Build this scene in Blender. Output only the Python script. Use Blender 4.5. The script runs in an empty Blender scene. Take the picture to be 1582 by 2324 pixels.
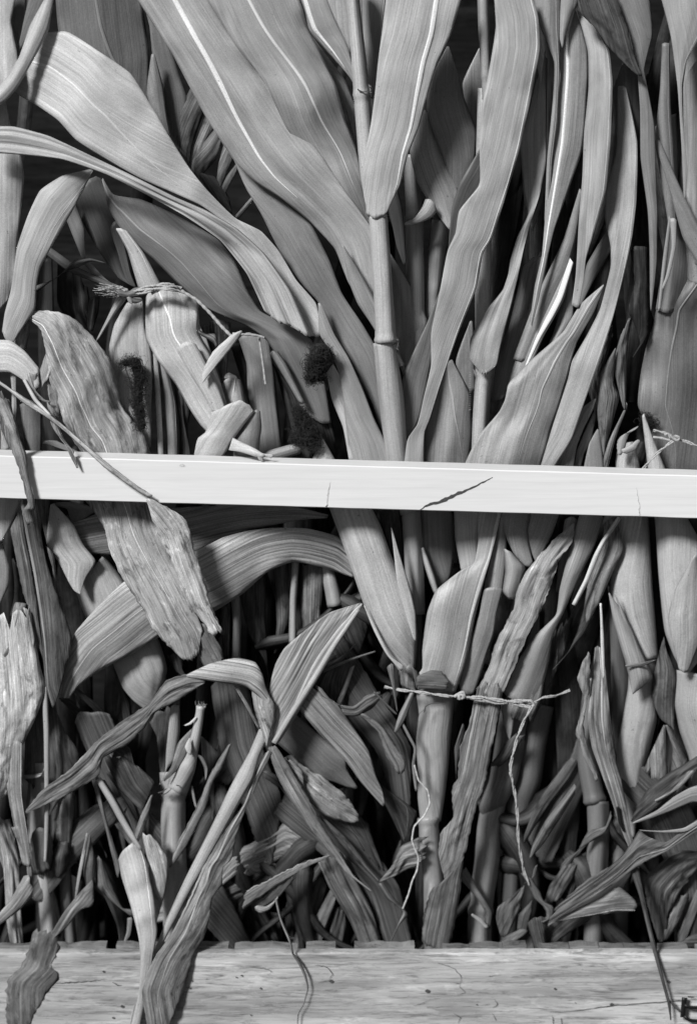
import bpy, math, random
from mathutils import Vector, Matrix, noise
R = math.radians
scene = bpy.context.scene
col = scene.collection
random.seed(7)

# ------------------------------------------------------------------ camera
S = 0.0006                      # metres per design unit in the plane of the slat
PITCH = R(13); DIST = 2.6
TARGET = Vector((0, 0, 0.70))
cam_d = bpy.data.cameras.new('camera'); cam = bpy.data.objects.new('camera', cam_d); col.objects.link(cam)
VIEW = Vector((0, math.cos(PITCH), -math.sin(PITCH)))
UPV = Vector((0, math.sin(PITCH), math.cos(PITCH)))
CAM = TARGET - VIEW * DIST
cam.location = CAM
cam.rotation_euler = (R(90) - PITCH, 0, 0)
cam_d.sensor_fit = 'VERTICAL'; cam_d.sensor_height = 36.0
cam_d.lens = DIST * 36.0 / (2324 * S)
cam_d.clip_end = 50; cam_d.clip_start = 0.1
cam_d.dof.use_dof = True; cam_d.dof.focus_distance = DIST - 0.0; cam_d.dof.aperture_fstop = 2.4
scene.camera = cam

# ------------------------------------------------------------------ light
SUN_EL, SUN_AZ = R(37), R(-34)          # azimuth measured from the camera side towards the left
world = bpy.data.worlds.new('World'); scene.world = world; world.use_nodes = True
wn = world.node_tree; wn.nodes.clear()
sky = wn.nodes.new('ShaderNodeTexSky'); sky.sky_type = 'NISHITA'; sky.sun_disc = False
sky.sun_elevation = SUN_EL; sky.sun_rotation = R(180) - SUN_AZ
bw = wn.nodes.new('ShaderNodeRGBToBW'); bg = wn.nodes.new('ShaderNodeBackground'); wo = wn.nodes.new('ShaderNodeOutputWorld')
bg.inputs['Strength'].default_value = 0.05
wn.links.new(sky.outputs[0], bw.inputs[0]); wn.links.new(bw.outputs[0], bg.inputs[0]); wn.links.new(bg.outputs[0], wo.inputs[0])
sl = bpy.data.lights.new('sun', 'SUN'); sl.energy = 5.0; sl.angle = R(12); sl.color = (1, 1, 1)
sun = bpy.data.objects.new('sun', sl); col.objects.link(sun)
sdir = Vector((math.sin(SUN_AZ) * math.cos(SUN_EL), -math.cos(SUN_AZ) * math.cos(SUN_EL), math.sin(SUN_EL)))
sun.rotation_euler = sdir.to_track_quat('Z', 'Y').to_euler()
sun.location = (-1, -2, 3)
scene.view_settings.view_transform = 'Standard'; scene.view_settings.look = 'None'
scene.view_settings.exposure = 0.04; scene.view_settings.gamma = 1
scene.view_settings.use_curve_mapping = False
TONE = 1.0

# ------------------------------------------------------------------ materials
def nmat(name):
    m = bpy.data.materials.new(name); m.use_nodes = True
    nt = m.node_tree; nt.nodes.clear()
    o = nt.nodes.new('ShaderNodeOutputMaterial'); b = nt.nodes.new('ShaderNodeBsdfPrincipled')
    nt.links.new(b.outputs[0], o.inputs[0]); return m, nt, b
def N(nt, t, **k):
    n = nt.nodes.new(t)
    for a, v in k.items(): setattr(n, a, v)
    return n
def grey(v): return (v, v, v, 1)
def mapped(nt, src, sc):
    mp = N(nt, 'ShaderNodeMapping'); mp.inputs['Scale'].default_value = sc; nt.links.new(src, mp.inputs[0]); return mp.outputs[0]
def tnoise(nt, vec, scale, detail=3, rough=.5, dist=0):
    n = N(nt, 'ShaderNodeTexNoise'); n.inputs['Scale'].default_value = scale; n.inputs['Detail'].default_value = detail
    n.inputs['Roughness'].default_value = rough; n.inputs['Distortion'].default_value = dist; nt.links.new(vec, n.inputs['Vector']); return n.outputs[0]
def ramp(nt, src, a, b, va, vb):
    r = N(nt, 'ShaderNodeMapRange'); r.inputs[1].default_value = a; r.inputs[2].default_value = b
    r.inputs[3].default_value = va; r.inputs[4].default_value = vb; nt.links.new(src, r.inputs[0]); return r.outputs[0]
def mul(nt, a, b, op='MULTIPLY'):
    m = N(nt, 'ShaderNodeMath', operation=op)
    for i, x in enumerate((a, b)):
        if isinstance(x, (int, float)): m.inputs[i].default_value = x
        else: nt.links.new(x, m.inputs[i])
    return m.outputs[0]

def leaf_mat(name, streak, blotch, rough, spots=0, crinkle=0.3, spec=.4, stain=0):
    m, nt, b = nmat(name)
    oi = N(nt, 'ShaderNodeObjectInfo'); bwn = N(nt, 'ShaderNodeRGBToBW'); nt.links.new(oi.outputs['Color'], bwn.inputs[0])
    uv = N(nt, 'ShaderNodeUVMap'); uv.uv_map = 'UVMap'; u = uv.outputs[0]
    rnd = N(nt, 'ShaderNodeCombineXYZ'); nt.links.new(mul(nt, oi.outputs['Random'], 37.0), rnd.inputs[2])
    va = N(nt, 'ShaderNodeVectorMath', operation='ADD'); nt.links.new(u, va.inputs[0]); nt.links.new(rnd.outputs[0], va.inputs[1]); u = va.outputs[0]
    fine = tnoise(nt, mapped(nt, u, (800, 8, 1)), 1, 2)
    mid = tnoise(nt, mapped(nt, u, (380, 4, 1)), 1, 3)
    blo = tnoise(nt, mapped(nt, u, (38, 14, 1)), 1, 4, .6, .4)
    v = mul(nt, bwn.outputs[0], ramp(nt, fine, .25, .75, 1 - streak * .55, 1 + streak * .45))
    v = mul(nt, v, mul(nt, mul(nt, mul(nt, ramp(nt, mid, .3, .7, -streak * .6, streak * .5), ramp(nt, tnoise(nt, mapped(nt, u, (45, 12, 1)), 1, 2), .4, .62, .15, 1.5)), 1.0), 1.0, 'ADD'))
    sm = tnoise(nt, mapped(nt, u, (30, 9, 1)), 1.3, 3, .6, 1.0)
    v = mul(nt, v, ramp(nt, sm, .62, .72, 1, 1.16))
    v = mul(nt, v, ramp(nt, blo, .25, .75, 1 - blotch, 1 + blotch * .8))
    if spots:
        s1 = tnoise(nt, mapped(nt, u, (120, 45, 1)), 1, 4, .65, .8)
        v = mul(nt, v, ramp(nt, s1, .58, .68, 1, 1 + spots))
        s2 = tnoise(nt, mapped(nt, u, (90, 30, 1)), 1.3, 5, .7, .5)
        v = mul(nt, v, ramp(nt, s2, .60, .70, 1, .35))
    else:
        geo = N(nt, 'ShaderNodeNewGeometry')
        s2 = tnoise(nt, mapped(nt, u, (260, 160, 1)), 1, 2, .5)
        v = mul(nt, v, ramp(nt, s2, .72, .78, 1, .45))
    if stain:
        s3 = tnoise(nt, mapped(nt, u, (70, 22, 1)), 1, 6, .7, .6)
        v = mul(nt, v, ramp(nt, s3, .54, .66, 1, .38))
        v = mul(nt, v, ramp(nt, s3, .46, .34, 1, 1.35))
        s4 = tnoise(nt, mapped(nt, u, (420, 30, 1)), 1, 3, .6)
        v = mul(nt, v, ramp(nt, s4, .60, .70, 1, .55))
    # grain-like micro mottling of the cuticle
    g = tnoise(nt, mapped(nt, u, (900, 900, 1)), 1, 1)
    v = mul(nt, v, ramp(nt, g, .3, .7, .84, 1.16))
    cc = N(nt, 'ShaderNodeCombineColor')
    for i in range(3): nt.links.new(v, cc.inputs[i])
    nt.links.new(cc.outputs[0], b.inputs['Base Color'])
    b.inputs['Roughness'].default_value = rough; b.inputs['Specular IOR Level'].default_value = spec
    wr = tnoise(nt, mapped(nt, u, (60, 26, 1)), 1, 3, .55)
    h = mul(nt, mul(nt, fine, .18), mul(nt, mid, .6), 'ADD')
    h = mul(nt, h, mul(nt, wr, crinkle * 4), 'ADD')
    bp = N(nt, 'ShaderNodeBump'); bp.inputs['Strength'].default_value = .6; bp.inputs['Distance'].default_value = .0016
    nt.links.new(h, bp.inputs['Height']); nt.links.new(bp.outputs[0], b.inputs['Normal'])
    return m
M = {'fresh': leaf_mat('leaf_smooth', .26, .24, .52, 0, .18, .5),
     'dry': leaf_mat('leaf_dry', .95, .42, .6, 0, .55, .3, 1),
     'spot': leaf_mat('leaf_spotted', .6, .3, .65, .6, .6, .3, 1),
     'husk': leaf_mat('husk', .30, .18, .55, 0, .3, .4),
     'fibrous': leaf_mat('leaf_fibrous', .95, .20, .6, 0, .2, .3),
     'stem': leaf_mat('stem', .22, .16, .42, 0, .15, .5),
     'rib': leaf_mat('midrib', .12, .08, .4, 0, .1, .5)}

def wood(name, base, kind):
    m, nt, b = nmat(name)
    tc = N(nt, 'ShaderNodeTexCoord'); o = tc.outputs['Object']
    g1 = tnoise(nt, mapped(nt, o, (5, 60, 190)), 1, 4, .6, .3)
    g2 = tnoise(nt, mapped(nt, o, (14, 200, 700)), 1, 3, .6)
    bl = tnoise(nt, mapped(nt, o, (3.5, 7, 28)), 1, 5, .6, .5)
    if kind == 'new':
        wv = N(nt, 'ShaderNodeTexWave', wave_type='BANDS', bands_direction='Z'); wv.inputs['Scale'].default_value = 26
        wv.inputs['Distortion'].default_value = 5; wv.inputs['Detail'].default_value = 2; wv.inputs['Detail Scale'].default_value = .6
        nt.links.new(mapped(nt, o, (.35, 1, 1)), wv.inputs[0])
        v = mul(nt, ramp(nt, g1, .3, .7, .96, 1.02), ramp(nt, g2, .3, .7, .955, 1.02))
        v = mul(nt, v, ramp(nt, wv.outputs['Fac'] if 'Fac' in wv.outputs else wv.outputs[1], 0, .35, .965, 1.0))
        v = mul(nt, v, ramp(nt, bl, .3, .7, .95, 1.03)); v = mul(nt, v, base); bd = .0002
    else:
        v = mul(nt, ramp(nt, g1, .3, .7, .90, 1.06), ramp(nt, g2, .3, .7, .86, 1.10))
        v = mul(nt, v, ramp(nt, bl, .38, .62, .66, 1.22))
        st = tnoise(nt, mapped(nt, o, (15, 45, 190)), 1, 5, .8, 1.0)
        v = mul(nt, v, ramp(nt, st, .50, .68, 1, .32))
        pt = tnoise(nt, mapped(nt, o, (13, 30, 60)), 1, 5, .6, .8)
        v = mul(nt, v, ramp(nt, pt, .56, .60, 1, 1.22))
        big = tnoise(nt, mapped(nt, o, (2.2, 2.2, 9)), 1, 3, .55)
        v = mul(nt, v, ramp(nt, big, .35, .65, .80, 1.12))
        sp = tnoise(nt, mapped(nt, o, (230, 100, 260)), 1, 2)
        v = mul(nt, v, ramp(nt, sp, .76, .80, 1, .3))
        v = mul(nt, v, base); bd = .0012
    cc = N(nt, 'ShaderNodeCombineColor')
    for i in range(3): nt.links.new(v, cc.inputs[i])
    nt.links.new(cc.outputs[0], b.inputs['Base Color']); b.inputs['Roughness'].default_value = .7
    b.inputs['Specular IOR Level'].default_value = 0 if name == 'shade_black' else .25
    bp = N(nt, 'ShaderNodeBump'); bp.inputs['Strength'].default_value = .6; bp.inputs['Distance'].default_value = bd
    nt.links.new(v, bp.inputs['Height']); nt.links.new(bp.outputs[0], b.inputs['Normal'])
    return m
M['slat'] = wood('new_pine', .645, 'new'); M['board'] = wood('weathered_wood', .40, 'old')
M['plank'] = wood('floor_wood', .22, 'old'); M['shade_black'] = wood('shade_black', .015, 'old')  # last one: near-black base standing in for deep shade behind the stalks
def plain(name, v, rough, metal=0, var=.3, sc=300):
    m, nt, b = nmat(name); tc = N(nt, 'ShaderNodeTexCoord')
    n = tnoise(nt, tc.outputs['Object'], sc, 3); x = mul(nt, ramp(nt, n, .3, .7, 1 - var, 1 + var), v)
    cc = N(nt, 'ShaderNodeCombineColor')
    for i in range(3): nt.links.new(x, cc.inputs[i])
    nt.links.new(cc.outputs[0], b.inputs['Base Color']); b.inputs['Roughness'].default_value = rough; b.inputs['Metallic'].default_value = metal
    return m
M['silk'] = plain('dry_silk', .016, 1.0, 0, .6, 500); M['twine'] = plain('sisal', .33, .8, 0, .35, 900)
M['crack'] = plain('crack_shadow_line', .05, .9); M['crack_faint'] = plain('crack_faint', .46, .9); M['crack_soft'] = plain('crack_stain', .26, .9)
M['iron'] = plain('black_iron', .02, .45, .6)
M['fibre'] = plain('torn_fibre', .45, .8)

# ------------------------------------------------------------------ geometry helpers
TILES = dict(P=(886, 0), A=(0, 0), B=(506.2, 0), C=(949.2, 0), D=(0, 569.5), E=(506.2, 569.5), F=(949.2, 569.5),
             G=(0, 1139), H=(506.2, 1139), I=(949.2, 1139), J=(0, 1691.5), K=(506.2, 1691.5), M=(949.2, 1691.5))
RIGHT = Vector((1, 0, 0))
def W(px, py, z):
    """point of the drawing plane (design units) standing z cm in front of the slat's plane -> world"""
    if z < -5: z = -5 + (z + 5) * 1.8
    ray = VIEW * DIST + RIGHT * ((px - 791) * S) + UPV * ((1162 - py) * S)
    t = (-z * .01 - CAM.y) / ray.y
    return CAM + ray * t
def pts(s):
    out = []; ox = oy = 0; k = 1; buf = []
    for w in s.split():
        if w == 'W': ox = oy = 0; k = 1
        elif w in TILES: (ox, oy) = TILES[w]; k = .4628 if w == 'P' else .4
        else:
            buf.append(float(w))
            if len(buf) == 2: out.append((ox + buf[0] * k, oy + buf[1] * k)); buf = []
    return out
def spline(P, n):
    """centripetal-ish Catmull-Rom through P, resampled to n+1 points by length"""
    if len(P) == 1: return [P[0]] * (n + 1)
    Q = [tuple(2 * a - b for a, b in zip(P[0], P[1]))] + list(P) + [tuple(2 * a - b for a, b in zip(P[-1], P[-2]))]
    D = []
    for i in range(1, len(Q) - 2):
        p0, p1, p2, p3 = Q[i - 1:i + 3]
        l = math.dist(p1, p2)
        def tang(a, b, c):
            la = math.dist(a, b) + 1e-6; lb = math.dist(b, c) + 1e-6
            return tuple(((y - x) / la * lb + (w - y) / lb * la) / (la + lb) for x, y, w in zip(a, b, c))
        m1 = tang(p0, p1, p2); m2 = tang(p1, p2, p3)
        for k in range(16):
            t = k / 16; h1 = 2*t**3 - 3*t*t + 1; h2 = t**3 - 2*t*t + t; h3 = -2*t**3 + 3*t*t; h4 = t**3 - t*t
            D.append(tuple(h1 * a + h2 * l * ma * .45 + h3 * b + h4 * l * mb * .45 for a, b, ma, mb in zip(p1, p2, m1, m2)))
    D.append(P[-1])
    L = [0]
    for a, b in zip(D, D[1:]): L.append(L[-1] + math.dist(a, b))
    out = []; j = 0
    for i in range(n + 1):
        s = L[-1] * i / n
        while j < len(L) - 2 and L[j + 1] < s: j += 1
        f = (s - L[j]) / max(1e-9, L[j + 1] - L[j])
        out.append(tuple(a + (b - a) * f for a, b in zip(D[j], D[j + 1])))
    return out
def lin(v, t):
    if not isinstance(v, (list, tuple)): return v
    x = t * (len(v) - 1); i = min(int(x), len(v) - 2); f = x - i
    f = f * f * (3 - 2 * f)
    return v[i] + (v[i + 1] - v[i]) * f
def link_mesh(name, vs, fs, mat, parent=None, uvs=None, smooth=True, tone=None, origin=None):
    me = bpy.data.meshes.new(name)
    if origin is None: origin = Vector((0, 0, 0))
    me.from_pydata([Vector(v) - origin for v in vs], [], fs)
    if uvs:
        l = me.uv_layers.new(name='UVMap')
        for lp in me.loops: l.data[lp.index].uv = uvs[lp.vertex_index]
    me.materials.append(M[mat])
    if smooth: me.polygons.foreach_set('use_smooth', [True] * len(me.polygons))
    me.update()
    o = bpy.data.objects.new(name, me); col.objects.link(o); o.location = origin
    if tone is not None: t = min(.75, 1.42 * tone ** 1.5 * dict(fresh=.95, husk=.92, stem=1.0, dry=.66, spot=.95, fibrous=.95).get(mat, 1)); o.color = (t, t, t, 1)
    if parent: o.parent = parent; o.location = origin - parent.location
    return o
CUR = None
def props(o, label=None, cat=None, group=None, kind=None):
    if label: o['label'] = label
    if cat: o['category'] = cat
    if group: o['group'] = group
    if kind: o['kind'] = kind
def plant(name, label, cat, base, z, group=None):
    """an Empty at the foot of the thing; later parts go under it"""
    global CUR
    CUR = bpy.data.objects.new(name, None); col.objects.link(CUR); CUR.location = W(base[0], base[1], z)
    CUR.empty_display_size = .05
    props(CUR, label, cat, group); return CUR
def loose():
    global CUR; CUR = None

def leaf(L, Rr, z=-4, t=.35, m='fresh', arch=.10, fold=0, mid=.5, tilt=None, rip=.02, pleat=0, pa=.03, rib=None,
         jag=0, name='leaf', label=None, group=None, cat='leaf', wav=.05, curl=0, ribt=None, ribend=1.0, ends=1.0):
    P, Q = pts(L), pts(Rr)
    rnd = random.Random(hash((round(P[0][0]), round(P[-1][1]), len(P), round(Q[0][0]))) & 0xffff)
    ln = max(sum(math.dist(a, b) for a, b in zip(P, P[1:])), sum(math.dist(a, b) for a, b in zip(Q, Q[1:])))
    n = max(14, min(110, int(ln / 7))); Ls, Rs = spline(P, n), spline(Q, n)
    wmax = max(math.dist(a, b) for a, b in zip(Ls, Rs))
    mm = max(6, min(22, int(wmax / 7))) if not pleat else max(14, min(40, int(pleat * 7)))
    if tilt is None: tilt = rnd.uniform(-.16, .16)
    if m == 'fresh' and not fold and rnd.random() < .7: fold = rnd.choice((-.05, .05, .07))
    ph = rnd.uniform(0, 20); ph2 = rnd.uniform(0, 20); sg = rnd.choice((-1, 1)); sd = rnd.uniform(0, 900)
    def bend(E):
        return sum(abs(math.atan2((c_[1]-b_[1])*(b_[0]-a_[0])-(c_[0]-b_[0])*(b_[1]-a_[1]), (c_[0]-b_[0])*(b_[0]-a_[0])+(c_[1]-b_[1])*(b_[1]-a_[1]))) for a_, b_, c_ in zip(E, E[1:], E[2:]))
    Cn = [((a_[0]+b_[0])/2, (a_[1]+b_[1])/2) for a_, b_ in zip(Ls, Rs)]
    bl_, bc_, br_ = bend(Ls), bend(Cn) * .8, bend(Rs)
    anc = 0.0 if bl_ < min(bc_, br_) else (1.0 if br_ < bc_ else .5)
    vs, uvs = [], []; cl = 0; prev = None
    for i in range(n + 1):
        u = i / n; a, b = Ls[i], Rs[i]; w = math.dist(a, b); zz = lin(z, u)
        c = ((a[0] + b[0]) / 2, (a[1] + b[1]) / 2)
        if prev: cl += math.dist(prev, c) * S
        prev = c
        qa, qb = Ls[max(0, i-1)], Ls[min(n, i+1)]; ra, rb = Rs[max(0, i-1)], Rs[min(n, i+1)]
        ax, ay = qb[0]-qa[0]+rb[0]-ra[0], qb[1]-qa[1]+rb[1]-ra[1]; al = math.hypot(ax, ay) or 1; ax /= al; ay /= al
        a0, b0 = a, b
        if jag and w > 2:
            ja = noise.noise(Vector((cl * 160, sd, 0))) * jag + noise.noise(Vector((cl * 500, sd, 3))) * jag * .6
            jb = noise.noise(Vector((cl * 160, sd, 9))) * jag + noise.noise(Vector((cl * 500, sd, 12))) * jag * .6
            dx, dy = (b[0] - a[0]) / w, (b[1] - a[1]) / w; e = min(1, w / 20)
            a = (a[0] + dx * ja * e, a[1] + dy * ja * e); b = (b[0] + dx * jb * e, b[1] + dy * jb * e)
        for j in range(mm + 1):
            v = j / mm; e = 2 * v - 1
            wc = w * S * 100
            d = arch * (.6 if m == 'fresh' else 1) * wc * (1 - e * e) + .011 * wc * noise.noise(Vector((v * 8, cl * 5, sd + 70))) * min(1, wc / 4)
            md = mid if not isinstance(mid, (list, tuple)) else lin(mid, u)
            if fold: d += -fold * wc * abs(v - md) * 2
            d += tilt * wc * (v - .5)
            if pleat: d += pa * .6 * wc * math.sin(2 * math.pi * (pleat * v + .35 * math.sin(cl * 9 + ph)) + ph2) + pa * .5 * wc * math.sin(2 * math.pi * pleat * 2.3 * v + ph)
            d += rip * (.5 if m == 'fresh' else 1) * wc * e * e * e * sg * math.sin(cl * 95 + ph + e) + wav * wc * (.22 if m == 'fresh' else .4) * noise.noise(Vector((cl * 14, v * 1.6, sd)))* 2
            if curl: d -= curl * wc * max(0, abs(e) - .55) ** 1.5 * 4
            if m in ('dry', 'spot'): d += min(1, wc / 3) * (.16 * noise.noise(Vector((cl * 45, v * wc * .9, sd))) + .30 * noise.noise(Vector((cl * 9, v * wc * 2.2, sd + 40))) + .10 * noise.noise(Vector((cl * 26, v * wc * 4.5, sd))))
            we = abs(e) ** 5
            xj, yj = a[0] + (b[0] - a[0]) * v, a[1] + (b[1] - a[1]) * v
            x = a0[0] + (b0[0] - a0[0]) * v; y = a0[1] + (b0[1] - a0[1]) * v
            x += (xj - x) * we; y += (yj - y) * we
            if w > 5 and ends:
                for far, sgn in ((i, -1), (n - i, 1)):
                    q = far * ln / n / max(12, w * .7)
                    if q < 1:
                        k_ = (1 - q) ** 2 * w * sgn * ends
                        o_ = (.20 * (1 - e * e) + .16 * noise.noise(Vector((v * 2.2, sd, sgn))) + (.26 if m in ('dry', 'spot') else .06) * noise.noise(Vector((v * w * .13, sd, sgn + 7))) + (.2 if m in ('dry', 'spot') else 0) * noise.noise(Vector((v * w * .5, sd, sgn + 9)))) * k_
                        x += ax * o_; y += ay * o_
            vs.append(W(x, y, zz + d)); uvs.append(((v - anc) * w * S, cl))
    k = mm + 1
    fs = [(i*k+j, i*k+j+1, (i+1)*k+j+1, (i+1)*k+j) for i in range(n) for j in range(mm)]
    par = CUR
    origin = vs[(n // 2) * k + mm // 2].copy()
    o = link_mesh('corn_leaf' if (par is None and name == 'leaf') else name, vs, fs, m, par, uvs, True, t, origin)
    sol = o.modifiers.new('thick', 'SOLIDIFY'); sol.thickness = .00025; sol.offset = 0
    if par is None: props(o, label, cat, group)
    elif label: o['label'] = label
    if rib:
        if ribt is None: ribt = min(.6, t * 1.12 + .03)
        elif ribt < .6: ribt = ribt * .5 + t * .6
        # raised midrib running down the blade: rib = (v at start, v at end, width px)
        f0, f1, rw = rib[0], rib[1], rib[2] * (.3 if max(rib[0], 1 - rib[0]) > .75 and rib[2] < 9 else .85); rv, rf, ru = [], [], []; cl = 0
        nn = int(n * ribend)
        for i in range(nn + 1):
            u = i / n; v = f0 + (f1 - f0) * u; x = v * mm; j = min(int(x), mm - 1); f = x - j
            p = vs[i*k+j].lerp(vs[i*k+j+1], f); w = math.dist(Ls[i], Rs[i])
            h = rw * S * .5 * min(1, (1 - i / nn) * 1.7 + .06) * min(1, w / (rw * 1.6) + .05)
            side = (vs[i*k+mm] - vs[i*k]);
            side = side.normalized() if side.length > 1e-5 else RIGHT
            if i: cl += (p - pp).length
            pp = p
            for q in range(7):
                th = math.pi * q / 6
                rv.append(p + side * (-math.cos(th) * h) + Vector((0, -1, 0)) * (math.sin(th) * h * .38 + .0002)); ru.append((-math.cos(th) * h, cl))
        rf = [(i*7+q, i*7+q+1, (i+1)*7+q+1, (i+1)*7+q) for i in range(nn) for q in range(6)]
        r = link_mesh('midrib', rv, rf, 'rib', None, ru, True, ribt, origin)
        r.parent = o; r.location = (0, 0, 0)
    return o

def tube(C, wd, z=-5, t=.33, m='stem', name='stem', nodes=(), seg=18, flat=1.0, caps=True, label=None, parent='cur', step=8, lumpy=0, group=None, cat='stalk'):
    P = pts(C); ln = sum(math.dist(a, b) for a, b in zip(P, P[1:])); n = max(6, min(160, int(ln / step)))
    Cs = spline(P, n); vs, uvs = [], []; cl = 0; sd = P[0][0] * .37
    for i, c in enumerate(Cs):
        u = i / n; a = Cs[max(0, i - 1)]; b = Cs[min(n, i + 1)]
        dx, dy = b[0] - a[0], b[1] - a[1]; l = math.hypot(dx, dy) or 1; nx, ny = -dy / l, dx / l
        r = lin(wd, u) / 2; yy = u * ln
        for nd in nodes:
            q = (yy - nd * ln)
            r *= 1 + .13 * math.exp(-(q / 7) ** 2) - .05 * math.exp(-((q - 13) / 6) ** 2)
        if i: cl += math.dist(Cs[i-1], c) * S
        zz = lin(z, u)
        for j in range(seg):
            th = 2 * math.pi * j / seg
            rr = r * (1 + lumpy * noise.noise(Vector((cl * 60, th, sd))) + .03 * math.sin(th * 5 + sd) )
            vs.append(W(c[0] + nx * rr * math.cos(th), c[1] + ny * rr * math.cos(th), zz + math.sin(th) * rr * S * 100 * flat))
            uvs.append((th * r * S, cl))
    fs = [(i*seg+j, i*seg+(j+1) % seg, (i+1)*seg+(j+1) % seg, (i+1)*seg+j) for i in range(n) for j in range(seg)]
    if caps: fs += [tuple(range(seg))[::-1], tuple(range(n*seg, n*seg+seg))]
    par = CUR if parent == 'cur' else parent
    o = link_mesh(name, vs, fs, m, par, uvs, True, t, vs[0].copy())
    if parent not in ('cur', None): o.location = vs[0] - parent.matrix_world.translation
    if par is None: props(o, label, cat, group)
    return o

def pod(L, Rr, z=-5, t=.4, m='husk', name='husk', flat=.55, seg=28, seams=2, label=None, group=None, cat='ear', ridge=.03):
    P, Q = pts(L), pts(Rr)
    ln = max(sum(math.dist(a, b) for a, b in zip(P, P[1:])), sum(math.dist(a, b) for a, b in zip(Q, Q[1:])))
    n = max(12, int(ln / 8)); Ls, Rs = spline(P, n), spline(Q, n); vs, uvs = [], []; cl = 0; sd = P[0][0]
    for i in range(n + 1):
        a, b = Ls[i], Rs[i]; w = math.dist(a, b); zz = lin(z, i / n)
        if i: cl += math.dist(Ls[i-1], a) * S
        for j in range(seg):
            th = 2 * math.pi * j / seg; v = .5 - .5 * math.cos(th)
            # overlapping husk leaves: small steps in the radius
            stp = 0
            for s_ in range(seams):
                c0 = .25 + .5 * s_ / max(1, seams - 1) + .16 * math.sin(i / n * 3 + s_ * 2 + sd)
                stp += (.055 if v > c0 else 0)
            d = math.sin(th) * w * .5 * S * 100 * (flat + stp) + ridge * w * S * 100 * math.sin(v * 40 + sd) * .25
            vs.append(W(a[0] + (b[0] - a[0]) * v, a[1] + (b[1] - a[1]) * v, zz + d)); uvs.append((th * w * .5 * S, cl))
    fs = [(i*seg+j, i*seg+(j+1) % seg, (i+1)*seg+(j+1) % seg, (i+1)*seg+j) for i in range(n) for j in range(seg)]
    fs += [tuple(range(seg))[::-1], tuple(range(n*seg, n*seg+seg))]
    o = link_mesh(name, vs, fs, m, CUR, uvs, True, t, vs[0].copy())
    if CUR is None: props(o, label, cat, group)
    return o

def fibres(name, strands, mat, parent=None, rad=.0004):
    """strands: lists of world points -> one mesh of thin tubes"""
    vs, fs = [], []
    for st in strands:
        b0 = len(vs); k = len(st)
        for i, p in enumerate(st):
            d = (st[min(k-1, i+1)] - st[max(0, i-1)]); d = d.normalized() if d.length > 0 else Vector((0, 0, 1))
            a = d.orthogonal().normalized(); c = d.cross(a); r = rad * (1 - .6 * i / k)
            for q in range(4): vs.append(p + (a * math.cos(q * math.pi / 2) + c * math.sin(q * math.pi / 2)) * r)
        for i in range(k - 1):
            for q in range(4): fs.append((b0+i*4+q, b0+i*4+(q+1) % 4, b0+(i+1)*4+(q+1) % 4, b0+(i+1)*4+q))
    return link_mesh(name, vs, fs, mat, parent, None, True, None, vs[0].copy())
def silk(C, wd, z, count=260, seed=1, parent=None):
    count = int(count * 1.8)
    rnd = random.Random(seed); cs = spline(pts(C), 20); out = []
    for i in range(count):
        u = rnd.random(); c = cs[int(u * 20)]; r = lin(wd, u) * .5 * S * (.75 + .6 * abs(noise.noise(Vector((u * 6, seed, i % 3)))))
        th = rnd.uniform(0, 6.3); rr = r * math.sqrt(rnd.random())
        p = W(c[0], c[1], z) + Vector((math.cos(th) * rr, math.sin(th) * rr * .8, rnd.uniform(-.3, .3) * r))
        d = Vector((rnd.uniform(-1, 1), rnd.uniform(-1, 1), rnd.uniform(-1, 1))).normalized(); st = []
        ctr = W(c[0], c[1], z)
        for k in range(12):
            st.append(p.copy()); d = (d + Vector((rnd.uniform(-1, 1), rnd.uniform(-1, 1), rnd.uniform(-1, 1))) * .75 + (ctr - p) / r * .25).normalized(); p = p + d * .0019
        out.append(st)
    n0 = parent if parent else CUR
    tube(C, [w_ * .5 for w_ in wd], z - .7, .3, 'silk', 'silk_core', seg=14, lumpy=.35, step=4)
    return fibres('silk', out, 'silk', CUR, .00036)
def cord(C, z, w=7, t=None, name='twine', label=None, group=None, strands=2, cat='twine', mat='twine', parent=None):
    P = spline(pts(C), max(10, int(sum(math.dist(a, b) for a, b in zip(pts(C), pts(C)[1:])) / 2.2))); n = len(P); vs, fs = [], []
    off = w * .25 if strands > 1 else 0
    for s_ in range(strands):
        b0 = len(vs)
        for i, c in enumerate(P):
            u = i / (n - 1); a = i * .15 + .9 * noise.noise(Vector((i * .06, s_ * 9, c[0]))) + s_ * math.pi * 2 / strands
            ctr = W(c[0], c[1], lin(z, u)); q0 = P[max(0, i-1)]; q1 = P[min(n-1, i+1)]
            d = (W(q1[0], q1[1], 0) - W(q0[0], q0[1], 0)).normalized(); sd = d.cross(Vector((0, 1, 0))).normalized(); fw = Vector((0, -1, 0))
            p = ctr + (sd * math.cos(a) + fw * math.sin(a)) * off * S
            r = w * S * (.25 if strands > 1 else .42) * (1 + .12 * math.sin(i * .9 + s_))
            for k in range(7): th = 2*math.pi*k/7; vs.append(p + (sd * math.cos(th) + fw * math.sin(th)) * r)
        for i in range(n - 1):
            for k in range(7): fs.append((b0+i*7+k, b0+i*7+(k+1) % 7, b0+(i+1)*7+(k+1) % 7, b0+(i+1)*7+k))
    o = link_mesh(name, vs, fs, mat, parent, None, True, None, vs[0].copy())
    if parent is None: props(o, label, cat, group)
    return o
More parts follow.
